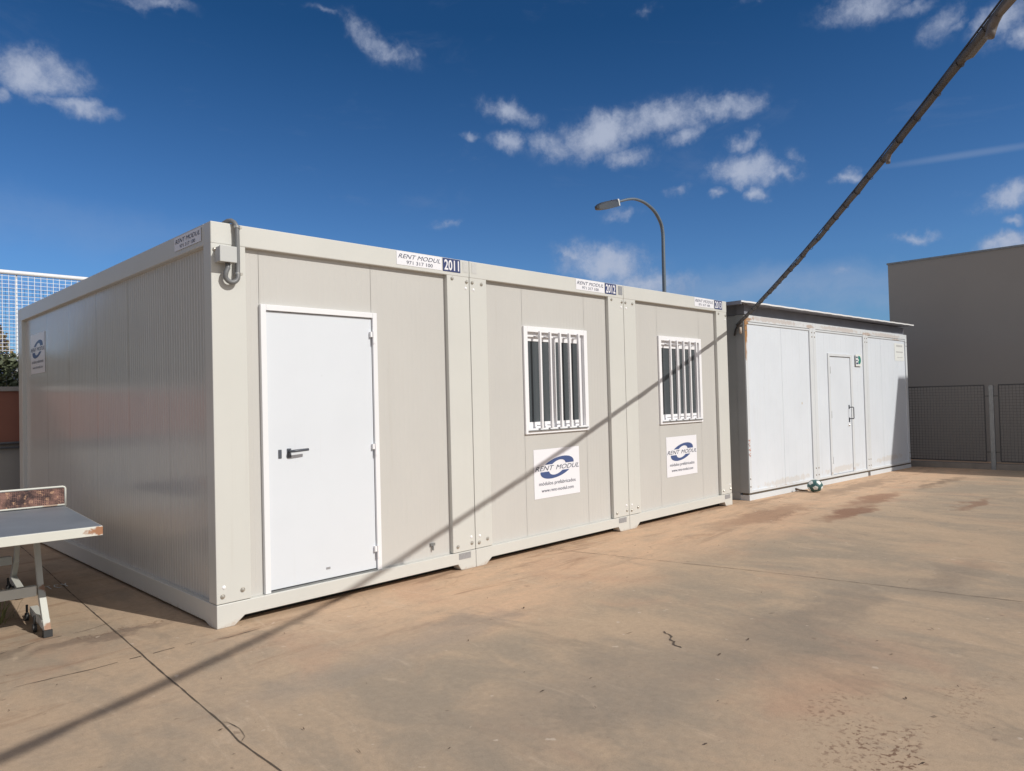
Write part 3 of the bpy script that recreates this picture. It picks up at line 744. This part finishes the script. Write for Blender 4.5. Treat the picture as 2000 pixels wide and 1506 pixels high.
for v in me.vertices:
    w_ = ball.rotation_euler.to_matrix() @ v.co; w_.z = w_.z*(.80 if w_.z < 0 else .86); v.co = ball.rotation_euler.to_matrix().inverted() @ w_
ball.location.z = gz(9.22)+.094
tag(ball, 'teal football with white pentagons resting against the foot of the old cabin', 'ball')
mb = MB(); mb.tube([(9.02,-.06,gz(9)+.05), (9.08,-.10,gz(9)+.03), (9.2,-.17,gz(9)+.012)], [.018,.014,.008], 7)
tag(mb.build('stick', M['litter']), 'short dark stick on the ground behind the teal football', 'stick')

# ------------------------------------------------------------------ table tennis table
ang = math.atan2(.083, .997)
tt = empty('table_tennis_table', (0,0,0))
tag(tt, 'weathered outdoor table tennis table with slate top and rusty metal net', 'table')
A = Vector((-.603, .318, .76)); ul = Vector((.083, .9965, 0)); uw = Vector((-.9965, .083, 0))
def TP(l, w, z): v = A + ul*l + uw*w; return (v.x, v.y, z)
def tbox(mb, l0, l1, w0, w1, z0, z1):
    n = len(mb.v)
    mb.v += [TP(l0,w0,z0),TP(l1,w0,z0),TP(l1,w1,z0),TP(l0,w1,z0),TP(l0,w0,z1),TP(l1,w0,z1),TP(l1,w1,z1),TP(l0,w1,z1)]
    for q in ((0,3,2,1),(4,5,6,7),(0,1,5,4),(1,2,6,5),(2,3,7,6),(3,0,4,7)): mb.f.append(tuple(n+i for i in q)); mb.m.append(0)
for (l0, l1) in ((0, 1.366), (1.374, 2.74)):
    mb = MB(); tbox(mb, l0+.008, l1-.008, .008, 1.517, .735, .760); mb.build('tabletop', M['tabletop'], tt)
    mb = MB()
    tbox(mb, l0, l0+.03, 0, 1.525, .697, .757); tbox(mb, l1-.03, l1, 0, 1.525, .697, .757)
    tbox(mb, l0+.03, l1-.03, 0, .03, .697, .757); tbox(mb, l0+.03, l1-.03, 1.495, 1.525, .697, .757)
    mb.build('edge_frame', M['tablewhite'], tt, bevel=.003)
# court lines
mb = MB(); tbox(mb, .009, .022, .009, 1.516, .7605, .7615)
# net
mb = MB(); tbox(mb, 1.368, 1.372, .008, 1.555, .775, .905); net = mb.build('net', M['net'], tt)
mb = MB()
mb.tube([TP(1.37,.0,.762), TP(1.37,.0,.900), TP(1.37,.006,.911), TP(1.37,.02,.915), TP(1.37,1.545,.915), TP(1.37,1.565,.90), TP(1.37,1.565,.762)], .008, 8)
mb.tube([TP(1.37,.0,.772), TP(1.37,1.565,.772)], .007, 8)
mb.build('net_frame', M['tablewhite'], net, smooth=True)
# undercarriage: two crossing leg frames
def leg(pts, w=.042):
    mb = MB()
    for a, b in zip(pts[:-1], pts[1:]): mb.beam(a, b, w, w, up=(1,0,0))
    return mb.build('leg', M['tablewhite'], tt, bevel=.003)
for (w_, far) in ((.26, 0), (1.265, 0), (.26, 1), (1.265, 1)):
    def L_(l, z): return TP(2.74-l if far else l, w_, z)
    lg = leg([L_(.42, .035), L_(.69, .27), L_(.70, .28)]); 
    # upper part
    mb = MB(); mb.beam(L_(.695, .265), L_(.93, .70), .036, .036, up=(1,0,0)); mb.build('leg', M['tablewhite'], tt, bevel=.003)
    mb = MB(); mb.beam(L_(.415, .0), L_(.42, .045), .052, .052, up=(1,0,0)); mb.build('foot_cap', M['caster'], lg)
    mb = MB(); mb.beam(L_(.47, .075), L_(1.05, .055), .05, .055); mb.build('foot_bar', M['tablewhite'], tt, bevel=.003)
    for l in (.60, .98):
        mb = MB(); c = Vector(TP(2.74-l if far else l, w_+.05, .028)); mb.tube([c-uw*.012, c+uw*.012], .028, 14); mb.tube([c+Vector((0,0,.03)), c+Vector((0,0,.085))], .008, 6)
        mb.build('caster', M['caster'], tt)
for (l, z) in ((.67, .27), (2.07, .27)):
    mb = MB(); mb.beam(TP(l, .29, z), TP(l, 1.24, z), .05, .07); mb.build('crossbar', M['tablewhite'], tt, bevel=.003)
mb = MB(); mb.beam(TP(.9, .75, .69), TP(1.84, .75, .69), .05, .05); mb.beam(TP(.95, .26, .66), TP(.95, 1.26, .66), .03, .03); mb.beam(TP(1.79, .26, .66), TP(1.79, 1.26, .66), .03, .03)
mb.build('crossbar', M['tablewhite'], tt)

# weeds under the table
mb = MB(); rnd = random.Random(5)
for i in range(60):
    a = rnd.uniform(0, 6.28); r_ = rnd.uniform(0, .12); x = -.99+r_*math.cos(a); y = 1.45+r_*math.sin(a); h = rnd.uniform(.04, .16); l = Vector((math.cos(a), math.sin(a), 0))*h*rnd.uniform(.2, .9)
    n = Vector((-math.sin(a), math.cos(a), 0))*.004; b0 = Vector((x, y, 0)); mid = b0+l*.5+Vector((0,0,h*.7)); tp = b0+l+Vector((0,0,h))
    mb.quad([b0-n, b0+n, mid+n, mid-n]); mb.quad([mid-n, mid+n, tp])
tag(mb.build('weed', M['grass'], recalc=False), 'small tuft of green and yellow grass under the table tennis table', 'weed')

# ------------------------------------------------------------------ overhead cable
def CP(t): return Vector((7.6-7.832*t, .096-5.672*t, 2.492+.491*t+.045*t*t+.373*t**3))
cab = empty('overhead_cable', tuple(CP(0)))
tag(cab, 'thick dark bundled cable sagging overhead from the old cabin corner', 'cable')
def rel(p): return tuple(Vector(p) - CP(0))
N_ = 150; T1 = 1.35; pts = []; rr = []
for i in range(N_+1):
    t = .008+T1*i/N_; p = CP(t); w = noise.noise(Vector((t*24, 0, 0)))*.006; w2 = noise.noise(Vector((t*24, 9, 0)))*.005
    pts.append(rel(p+Vector((w, w2, w2)))); rr.append(.0188*(1+.16*noise.noise(Vector((t*40, 3, 1)))))
mb = MB(); mb.tube(pts, rr, 12); mb.build('cable_bundle', M['cable'], cab, smooth=True)
mb = MB(); mb.tube([rel(CP(.0+T1*i/80)+Vector((-.010,.010,.019))) for i in range(81)], .0045, 6); mb.build('support_wire', M['wire'], cab, smooth=True)
D0 = (CP(.81)-CP(.80)).normalized()
t = .10
t = .095
while t < 1.1:
    p = CP(t); d = (CP(t+.01)-p).normalized(); a = d.cross(Vector((0,0,1))).normalized(); b = a.cross(d)
    mb = MB(); mb.tube([rel(p + (a*math.cos(q)+b*math.sin(q))*.0225 + d*(.045*q/6.28-.02)) for q in [k*.45 for k in range(15)]], .0022, 5)
    mb.tube([rel(p+b*.024), rel(p+b*.034-a*.008)], .0022, 5)
    mb.build('tie', M['wire'], cab); t += .0268
# corrugated conduit section lying along the lower side, and the loose tube ends
def corr(t0, t1, off, r0, r1, name='conduit_piece', mat='corr', pitch=.008):
    L = (CP(t1)-CP(t0)).length; n = int(L/pitch*2); P = []; Q = []
    for i in range(n+1):
        f = i/n; P.append(rel(CP(t0+(t1-t0)*f)+Vector(off)*min(1, 6*f, 6*(1-f)+.3))); Q.append(r0 if i % 2 else r1)
    mb = MB(); mb.tube(P, Q, 12); return mb.build(name, M[mat], cab, smooth=False)
corr(.744, .769, (.009,-.009,-.010), .0165, .0190)
corr(.772, .95, (.008,-.006,-.014), .019, .019, mat='beige', pitch=.05)
corr(.95, 1.1, (.008,-.004,-.018), .022, .025)
def stub(t, vec, r, L):
    p = CP(t); v = Vector(vec).normalized(); P = [p+Vector((0,0,-.008))+D0*.06, p+Vector((0,0,-.016))+D0*.02, p+Vector((0,0,-.028)), p+Vector((0,0,-.028))+v*L*.5, p+Vector((0,0,-.030))+v*L]
    mb = MB(); mb.tube([rel(q) for q in P], [r*.9, r, r*1.02, r, r*.95], 12); mb.build('conduit_end', M['beige'], cab, smooth=True)
stub(.640, (.05,.02,-1), .013, .028)
stub(.771, (-.1,.25,-1), .019, .040)
# end clamp at the old cabin
mb = MB(); mb.tube([rel((7.63,.02,2.52)), rel((7.60,.07,2.50)), rel((7.585,.10,2.44)), rel((7.59,.13,2.36))], [.019,.020,.018,.014], 10); mb.build('cable_end', M['cable'], cab, smooth=True)
mb = MB(); mb.tube([rel((7.575,.03,2.47)), rel((7.572,.025,2.38))], [.02,.018], 8); mb.build('insulator', M['beigelit'], cab, smooth=True)

# ------------------------------------------------------------------ street lamp
lamp = empty('street_lamp', (24.2, 12, -.12))
tag(lamp, 'tall grey street lamp with curved arm rising behind the cream cabins', 'street lamp')
LP = [(24.18,0),(24.18,6),(24.19,7.23),(24.21,8.2),(24.17,8.55),(24.083,8.80),(23.87,9.05),(23.61,9.25),(23.246,9.404),(22.866,9.495),(22.5,9.52),(22.17,9.505),(21.8,9.43),(21.505,9.339),(20.9,9.13)]
rs = [.10,.082,.080,.077,.076,.075,.073,.07,.067,.062,.058,.055,.052,.05,.045]
# smooth the path
SP = []; SR = []
for i in range(len(LP)-1):
    p0 = LP[max(i-1,0)]; p1 = LP[i]; p2 = LP[i+1]; p3 = LP[min(i+2,len(LP)-1)]
    for k in range(4):
        f = k/4
        q = [0.5*((2*p1[j])+(-p0[j]+p2[j])*f+(2*p0[j]-5*p1[j]+4*p2[j]-p3[j])*f*f+(-p0[j]+3*p1[j]-3*p2[j]+p3[j])*f**3) for j in (0,1)] if i > 2 else [p1[0]+(p2[0]-p1[0])*f, p1[1]+(p2[1]-p1[1])*f]
        SP.append((q[0]-24.2, 0, q[1]+.12)); SR.append(rs[i]+(rs[i+1]-rs[i])*f)
SP.append((LP[-1][0]-24.2, 0, LP[-1][1]+.12)); SR.append(.045)
mb = MB(); mb.tube(SP, SR, 14); mb.build('pole', M['lamp'], lamp, smooth=True)
mb = MB(); mb.box(-.2, .2, -.2, .2, 0, .03); mb.tube([(0,0,.03),(0,0,.5)], .12, 12); mb.build('base_plate', M['galv'], lamp)
def lrel(x, z): return Vector((x-24.2, 0, z+.12))
a_ = lrel(20.98, 9.13); b_ = lrel(19.68, 8.76); dd = (b_-a_).normalized(); uu = Vector((0,1,0)).cross(dd).normalized()
if uu.z < 0: uu = -uu
mb = MB(); prof = [(0,.16,.12,.13),(.12,.17,.14,.15),(.45,.185,.14,.16),(.85,.185,.13,.15),(1.12,.16,.09,.13),(1.28,.11,.04,.10),(1.36,.05,.0,.05)]
rings = []
for (l, hw, up_, dn) in prof:
    c = a_+dd*l
    rings.append([c+Vector((0,-hw,0))+uu*up_*.6, c+Vector((0,-hw*.6,0))+uu*up_, c+Vector((0,hw*.6,0))+uu*up_, c+Vector((0,hw,0))+uu*up_*.6, c+Vector((0,hw,0))-uu*dn, c+Vector((0,-hw,0))-uu*dn])
for r0, r1 in zip(rings[:-1], rings[1:]):
    for k in range(6): mb.quad([r0[k], r0[(k+1)%6], r1[(k+1)%6], r1[k]])
mb.quad(rings[0]); mb.quad(rings[-1]); hd = mb.build('lamp_head', M['lamphead'], lamp, bevel=.01)
mb = MB(); c = a_-dd*.02
mb.beam(c, c+dd*.10, .33, .28, up=uu); mb.build('end_cap', M['lampcap'], hd, bevel=.02)
mb = MB(); mb.beam(a_+dd*.12+uu*.085+Vector((0,-.02,0)), a_+dd*.50+uu*.085+Vector((0,-.02,0)), .31, .10, up=uu); mb.build('dark_cover', M['lampdark'], hd, bevel=.01)

# ------------------------------------------------------------------ right: grey building, fence
gb = empty('grey_building', (17, 0, 0))
tag(gb, 'plain grey rendered building behind the wire mesh fence on the right', 'building')
mb = MB(); mb.box(0, 12, -7.9, .985, -.2, 4.585); mb.build('wall', M['greybldg'], gb)
mb = MB(); mb.box(-.025, 12.02, -7.92, 1.005, 4.585, 4.625); mb.build('roof_edge', M['galv'], gb)
nb_ = empty('shade_caster', (16.56, -8, 0))  # unseen building added to cast the shadow on the old cabin
tag(nb_, 'unseen taller grey building added past the right edge that shades the old cabin', 'building')
mb = MB(); mb.box(0, 12, -22, 0, -.2, 7.83); mb.build('wall', M['greybldg'], nb_)
mb = MB(); mb.box(-.02, 12.02, -22.02, .02, 7.83, 7.87); mb.build('roof_edge', M['galv'], nb_)

fn = empty('wire_mesh_fence', (15.12, 0, gz(15)))
tag(fn, 'grey wire mesh fence on a low kerb in front of the grey building', 'fence')
def fpanel(y0, y1):
    mb = MB(); z0, z1 = .175, 1.69
    n = int((y1-y0)/.058)
    for i in range(n+1): y = y0+(y1-y0)*i/n; mb.box(-.004, .004, y-.004, y+.004, z0, z1)
    k = int((z1-z0)/.058)
    for i in range(k+1): z = z0+(z1-z0)*i/k; mb.box(-.006, -.0005, y0, y1, z-.0038, z+.0038)
    pn = mb.build('mesh_panel', M['galvdark'], fn)
    mb = MB(); mb.box(-.012, .012, y0, y1, z1, z1+.024); mb.box(-.012, .012, y0, y1, z0-.022, z0); mb.box(-.012, .012, y0-.004, y0+.014, z0, z1); mb.box(-.012, .012, y1-.014, y1+.004, z0, z1)
    mb.build('panel_frame', M['raildark'], pn)
for (a, b) in ((-1.33, 1.0), (-3.0, -1.57), (1.12, 3.0)): fpanel(a, b)
for y in (-1.45, 1.06, -3.08):
    mb = MB(); mb.box(-.035, .035, y-.04, y+.04, -.05, 1.70); po = mb.build('post', M['galv'], fn, bevel=.004)
    for z in (.35, 1.48):
        mb = MB(); mb.box(-.008, .008, y-.125, y+.125, z-.012, z+.012); mb.build('bracket', M['galvdark'], po)
mb = MB(); mb.box(-.02, .16, -3.1, 3.2, -.05, .11); mb.build('kerb', M['kerb'], fn, bevel=.01)

# ------------------------------------------------------------------ left: boundary wall, hedge, ball fence, tree
bw = empty('boundary_wall', (0, 6.45, 0))
tag(bw, 'boundary wall behind the cabins with maroon top half and grey lower half', 'wall')
mb = MB(); mb.box(-16, 5.5, .03, .25, 0, 1.10); mb.build('lower_wall', M['wallgrey'], bw)
mb = MB(); mb.box(-16, 5.5, 0, .26, 1.10, 1.80); mb.build('upper_wall', M['maroon'], bw)
mb = MB(); mb.box(-16, 5.5, -.03, .29, 1.80, 1.86); mb.build('coping', M['wallgrey'], bw, bevel=.005)
mb = MB(); mb.tube([(-16,-.03,1.12), (5.5,-.03,1.12)], .018, 8); mb.tube([(-16,-.03,1.06), (5.5,-.03,1.06)], .014, 8); mb.build('pipe', M['conduit'], bw, smooth=True)

def leaves(n, fn_, size, seed):
    rnd = random.Random(seed); mb = MB()
    for _ in range(n):
        p = fn_(rnd)
        if p is None: continue
        a = Vector((rnd.gauss(0,1), rnd.gauss(0,1), rnd.gauss(0,1))).normalized(); b = a.orthogonal().normalized()
        b = (Matrix.Rotation(rnd.uniform(0, 6.28), 3, a) @ b); c = a.cross(b); s_ = size*rnd.uniform(.6, 1.4)
        p = Vector(p); mb.quad([p-b*s_, p-c*s_*.45, p+b*s_, p+c*s_*.45])
    return mb
def hedge_f(r):
    x = r.uniform(-7, 2.0); y = r.uniform(6.70, 7.08); top = 2.30+2.1*max(0, min(1, (-.9-x)/.7))+.13*noise.noise(Vector((x*1.7, y, 2)))+.06*noise.noise(Vector((x*7, y*3, 5)))
    z = r.uniform(1.6, top) if x > -.9 else r.uniform(1.0, top)
    if noise.noise(Vector((x*5, y*5, z*5))) < -.30: return None
    if x > -.9 and r.random() < .0: return None
    return (x, y, z)
hg = empty('hedge', (-2.5, 6.9, 0)); tag(hg, 'clipped dark green hedge growing behind the maroon topped wall, plus a taller unseen stretch added at left', 'hedge')
mb = leaves(22000, hedge_f, .045, 3)
def tall_f(r):  # tall unseen stretch of hedge, added to darken the cabin's side wall
    x = r.uniform(-7.2, -.75); y = r.uniform(6.72, 7.14); top = 2.3+2.0*max(0, min(1, (-.8-x)/.8))+.35*noise.noise(Vector((x*1.1, 4, 2)))
    return (x, y, top-(top-1.7)*r.random()**1.3)
m2 = leaves(24000, tall_f, .078, 13); n0 = len(mb.v); mb.v += m2.v; mb.f += [tuple(i+n0 for i in q) for q in m2.f]; mb.m += m2.m
o = mb.build('foliage', M['hedge'], hg, recalc=False); o.matrix_parent_inverse = Matrix.Translation((2.5,-6.9,0))
mb = MB()
for i in range(15): mb.tube([(-6.8+.62*i, 6.9, 0), (-6.78+.62*i, 6.92, 1.0), (-6.7+.62*i, 6.9, 1.9)], [.03,.022,.012], 6)
o = mb.build('stems', M['bark'], hg); o.matrix_parent_inverse = Matrix.Translation((2.5,-6.9,0))

bf_ = empty('ball_fence', (0, 7.25, 0)); tag(bf_, 'tall white wire mesh ball fence with a white top rail behind the hedge', 'fence')
rnd = random.Random(2); mb = MB()
x = -7.0
while x < 4.5:
    w = .0055; mb.box(x-w/2, x+w/2, -.0025, .0025, 0.4, 3.49); x += .078
z = .45
while z < 3.5: mb.box(-7, 4.5, -.0035, .0, z-.0026, z+.0026); z += .0555
mb.build('wire_mesh', M['whitewire'], bf_)
mb = MB(); x = -7.0
while x < 4.5: mb.box(x-.0022, x+.0022, .30, .302, 1.9, 3.42); x += .047
z = 1.95
while z < 3.42: mb.box(-7, 4.5, .2975, .2995, z-.0022, z+.0022); z += .047
mb.build('blue_netting', mat_basic('blue_netting', (.12,.17,.42), .7), bf_)
mb = MB(); mb.tube([(-7,0,3.50), (4.5,0,3.50)], .032, 10); mb.build('top_rail', M['whitewire'], bf_, smooth=True)
for x in (-6.0, -3.0, .335-.06, 3.2):
    mb = MB(); mb.tube([(x,.03,0), (x,.03,3.5)], .010 if abs(x) < 1 else .03, 8); mb.build('post', M['whitewire'], bf_, smooth=True)

tr = empty('conical_tree', (.12, 9.3, 0)); tag(tr, 'brownish green conical tree seen through the white ball fence', 'tree')
def crown(r):
    z = r.uniform(.8, 3.46); R = (3.50-z)*.46*(1+.35*noise.noise(Vector((z*3, 1, 1))))+.04; a = r.uniform(0, 6.28); q = R*math.sqrt(r.uniform(.1, 1))*(1+.25*noise.noise(Vector((math.cos(a)*2, math.sin(a)*2, z*3))))
    p = (q*math.cos(a), q*math.sin(a), z)
    if noise.noise(Vector(p)*5) < -.25: return None
    return p
leaves(14000, crown, .045, 8).build('crown', M['tree'], tr, recalc=False)
mb = MB(); mb.tube([(0,0,-.1), (.02,0,1), (0,.02,2), (.01,0,3.1)], [.09,.07,.045,.015], 8)
for k in range(14): a = k*2.4; z = .9+.16*k; R = (3.4-z)*.36; mb.tube([(0,0,z), (R*.5*math.cos(a), R*.5*math.sin(a), z+.1), (R*math.cos(a), R*math.sin(a), z+.22)], [.02,.014,.006], 5)
mb.build('trunk', M['bark'], tr)
# no second tree further left; the added tall hedge reflects in the cabin side
# ------------------------------------------------------------------ light, sky, camera
S = Vector((.28, -1, .76)).normalized()
elev = math.asin(S.z)
sd = bpy.data.lights.new('sun', 'SUN'); sd.energy = 3.3; sd.angle = RAD(.53); sd.color = (1, .965, .905)
so = bpy.data.objects.new('sun', sd); COL.objects.link(so); so.rotation_euler = S.to_track_quat('Z', 'Y').to_euler(); so.location = (5, -20, 20)

YAW, PIT, ROL, FX = 0.7870, 0.0209, -0.0257, 1420.5
cam_loc = Vector((-2.0796, -4.9663, 1.5063))
f = Vector((math.sin(YAW)*math.cos(PIT), math.cos(YAW)*math.cos(PIT), math.sin(PIT)))
r = Vector((math.cos(YAW), -math.sin(YAW), 0)); u = r.cross(f)
r2 = r*math.cos(ROL)+u*math.sin(ROL); u2 = -r*math.sin(ROL)+u*math.cos(ROL)
cd_ = bpy.data.cameras.new('camera'); cam = bpy.data.objects.new('camera', cd_); COL.objects.link(cam)
cam.matrix_world = Matrix(((r2.x,u2.x,-f.x,cam_loc.x), (r2.y,u2.y,-f.y,cam_loc.y), (r2.z,u2.z,-f.z,cam_loc.z), (0,0,0,1)))
cd_.sensor_fit = 'HORIZONTAL'; cd_.sensor_width = 36; cd_.lens = 36*FX/2000; cd_.clip_start = .05; cd_.clip_end = 2000
sc.camera = cam

wd = bpy.data.worlds.new('World'); sc.world = wd; wd.use_nodes = True
t = wd.node_tree; g = G(t); bg = t.nodes['Background']
sky = t.nodes.new('ShaderNodeTexSky'); sky.sky_type = 'NISHITA'; sky.sun_disc = False
sky.sun_elevation = elev; sky.sun_rotation = math.atan2(.28, -1)
sky.air_density = 1.0; sky.dust_density = .35; sky.ozone_density = 2.2; sky.altitude = 50
bg.inputs['Strength'].default_value = .10
tc = t.nodes.new('ShaderNodeTexCoord'); D = g.vec('NORMALIZE', tc.outputs['Generated'])
def pixdir(x, y): return (f*FX + r2*(x-1000) - u2*(y-753)).normalized()
warp1 = g.vec('SUBTRACT', g.noise(D, 7, 5, .6, out=1), (.5, .5, .5))
warp2 = g.vec('SUBTRACT', g.noise(D, 22, 4, .6, out=1), (.5, .5, .5))
D2 = g.vec('ADD', D, g.vec('ADD', g.vec('MULTIPLY', warp1, (.075, .075, .05)), g.vec('MULTIPLY', warp2, (.05, .05, .035))))
CL = [ # x, y, rx, ry, tilt, strength
 (60,140,110,62,0,1.0), (140,208,85,24,3,.8), (0,180,40,30,0,.7), (740,85,100,32,25,.5), (775,110,50,34,0,.55), (650,32,50,12,10,.4), (290,10,90,22,0,.6),
 (1180,255,150,52,-12,1.0), (1290,232,120,46,-8,.85), (1420,205,88,34,0,.9), (990,218,80,30,15,.7), (1090,275,70,34,0,.75), (1000,285,60,26,0,.55), (918,268,24,16,0,.55), (1235,300,60,22,10,.6), (1345,262,60,22,-30,.5),
 (1470,328,112,40,4,1.0), (1458,278,28,26,0,.55), (1540,335,44,24,0,.7), (1475,377,30,16,0,.65), (1403,382,18,13,0,.6), (1320,374,34,14,0,.45), (1570,295,34,18,40,.25),
 (1680,8,110,40,0,.8), (1822,42,60,44,0,.85), (1860,48,44,14,0,.5), (1760,14,60,24,0,.6), (1480,8,50,18,0,.5), (1955,40,70,50,0,.8), (1990,70,40,30,0,.8), (1255,20,28,16,0,.3), (1665,350,30,16,0,.6),
 (1960,385,75,32,-10,.85), (1970,433,40,12,0,.6), (1800,464,70,15,-5,.6), (1975,472,80,24,-12,1.0), (880,442,40,14,0,.32), (1215,420,50,14,0,.4),
 (1190,515,115,48,8,1.0), (1250,555,120,34,0,.9), (1120,500,50,18,20,.6), (1660,540,40,14,0,.3), (2300,300,260,90,0,.8)]
dens = None
for (x, y, rx, ry, tl, st) in CL:
    st = .28+.74*st; rx *= 1.08; ry *= 1.08
    c = pixdir(x, y); ct, sn = math.cos(RAD(tl)), math.sin(RAD(tl))
    e = 20.0; ax = pixdir(x+ct*e, y+sn*e)-c; ay = pixdir(x-sn*e, y+ct*e)-c
    ra = ax.length*rx/e; rb = ay.length*ry/e; ax.normalize(); ay.normalize()
    ax -= c*ax.dot(c); ay -= c*ay.dot(c)
    q = g.comb(g.vec('DOT_PRODUCT', D2, tuple(ax/ra)), g.vec('DOT_PRODUCT', D2, tuple(ay/rb)), 0.0)
    mk = g.math('MULTIPLY', g.mapr(g.vec('LENGTH', q), .0, 1.25, 1, 0, True), st)
    dens = mk if dens is None else g.math('MAXIMUM', dens, mk)
nz = g.noise(g.vec('ADD', D, g.vec('MULTIPLY', warp2, (.03,.03,.03))), 19, 11, .70)
nz2 = g.noise(D, 11, 6, .6)
nz = g.math('ADD', g.math('MULTIPLY', nz, .72), g.math('MULTIPLY', g.noise(D, 60, 7, .68), .28))
dd_ = g.math('ADD', dens, g.math('MULTIPLY', g.math('SUBTRACT', nz, .5), g.mapr(dens, 0, .25, 0, 2.1)))
alpha = g.math('MULTIPLY', g.mapr(dd_, .0, 1.2, 0, 1, True), .88)
VEIL = [(1560,565,330,48,2,1.0), (1700,590,260,30,3,.8), (1400,575,200,34,0,.9), (1500,610,260,24,4,.8), (1640,610,60,18,0,.6), (120,440,500,60,0,.25)]
vd = None
for (x, y, rx, ry, tl, st) in VEIL:
    c = pixdir(x, y); ct, sn = math.cos(RAD(tl)), math.sin(RAD(tl)); e = 20.0
    ax = pixdir(x+ct*e, y+sn*e)-c; ay = pixdir(x-sn*e, y+ct*e)-c; ra = ax.length*rx/e; rb = ay.length*ry/e; ax.normalize(); ay.normalize()
    ax -= c*ax.dot(c); ay -= c*ay.dot(c)
    q = g.comb(g.vec('DOT_PRODUCT', D2, tuple(ax/ra)), g.vec('DOT_PRODUCT', D2, tuple(ay/rb)), 0.0)
    mk = g.math('MULTIPLY', g.mapr(g.vec('LENGTH', q), .1, 1.3, 1, 0, True), st)
    vd = mk if vd is None else g.math('MAXIMUM', vd, mk)
c = pixdir(1900, 300); ax = (pixdir(1920, 297)-c).normalized(); ay = (pixdir(1903, 320)-c); ay -= ax*ay.dot(ax); rb = ay.length*.45; ay.normalize()
con = g.math('MULTIPLY', g.mapr(g.vec('LENGTH', g.comb(g.vec('DOT_PRODUCT', D, tuple((ax-c*ax.dot(c))/.11)), g.vec('DOT_PRODUCT', D, tuple((ay-c*ay.dot(c))/rb)), 0.0)), .1, 1.2, 1, 0, True), .22)
veil = g.math('MULTIPLY', vd, g.mapr(g.noise(g.vec('MULTIPLY', D2, (1.0, 1.0, 2.6)), 9, 7, .62), .30, .70, .30, .85))
# thin haze wisps
wis = g.mapr(g.noise(g.vec('MULTIPLY', D, (1.0, 1.0, 3.0)), 5, 8, .65, dist=.5), .56, .75, 0, .10, True)
dz = g.sep(D)[2]
skyc = g.vec('MULTIPLY', sky.outputs[0], g.mix(g.mapr(dz, .18, .46), (.36, .60, .90), (.125, .365, .60)))
# unseen bright clouds added behind the photographer as warm fill for the shade
back = g.mapr(g.vec('DOT_PRODUCT', D, tuple(f)), .42, .1, 0, 1, True)
bn = g.noise(D, 2.6, 7, .6, dist=.3)
bkA = g.math('MULTIPLY', g.math('MULTIPLY', g.mapr(bn, .40, .56, 0, .92, True), back), g.mapr(dz, -.02, .06))
bkA = g.math('MULTIPLY', bkA, g.mapr(g.vec('DOT_PRODUCT', D, (-.93, .37, 0.0)), .15, .8, 1, .35))  # added clouds thinned to the left so the cabin side stays darker
skyc = g.mix(bkA, skyc, g.mix(g.mapr(bn, .5, .7), (6.9,6.2,5.4), (10.4,9.3,7.9)))
cc = g.mix(g.mapr(g.math('ADD', nz2, g.math('MULTIPLY', dd_, .5)), .45, 1.0), (2.5,3.0,4.3), (4.3,4.8,6.0))
skyc = g.mix(g.math('MAXIMUM', con, g.math('MULTIPLY', veil, .62)), skyc, (3.3,4.0,5.4))
out = g.mix(g.math('MAXIMUM', alpha, wis), skyc, cc)
t.links.new(out, bg.inputs['Color'])
wd.cycles.sampling_method = 'MANUAL'; wd.cycles.sample_map_resolution = 1024

sc.view_settings.view_transform = 'Standard'; sc.view_settings.look = 'None'; sc.view_settings.gamma = 1; sc.view_settings.exposure = .06
sc.cycles.use_denoising = True
sc.cycles.max_bounces = 6; sc.cycles.diffuse_bounces = 3
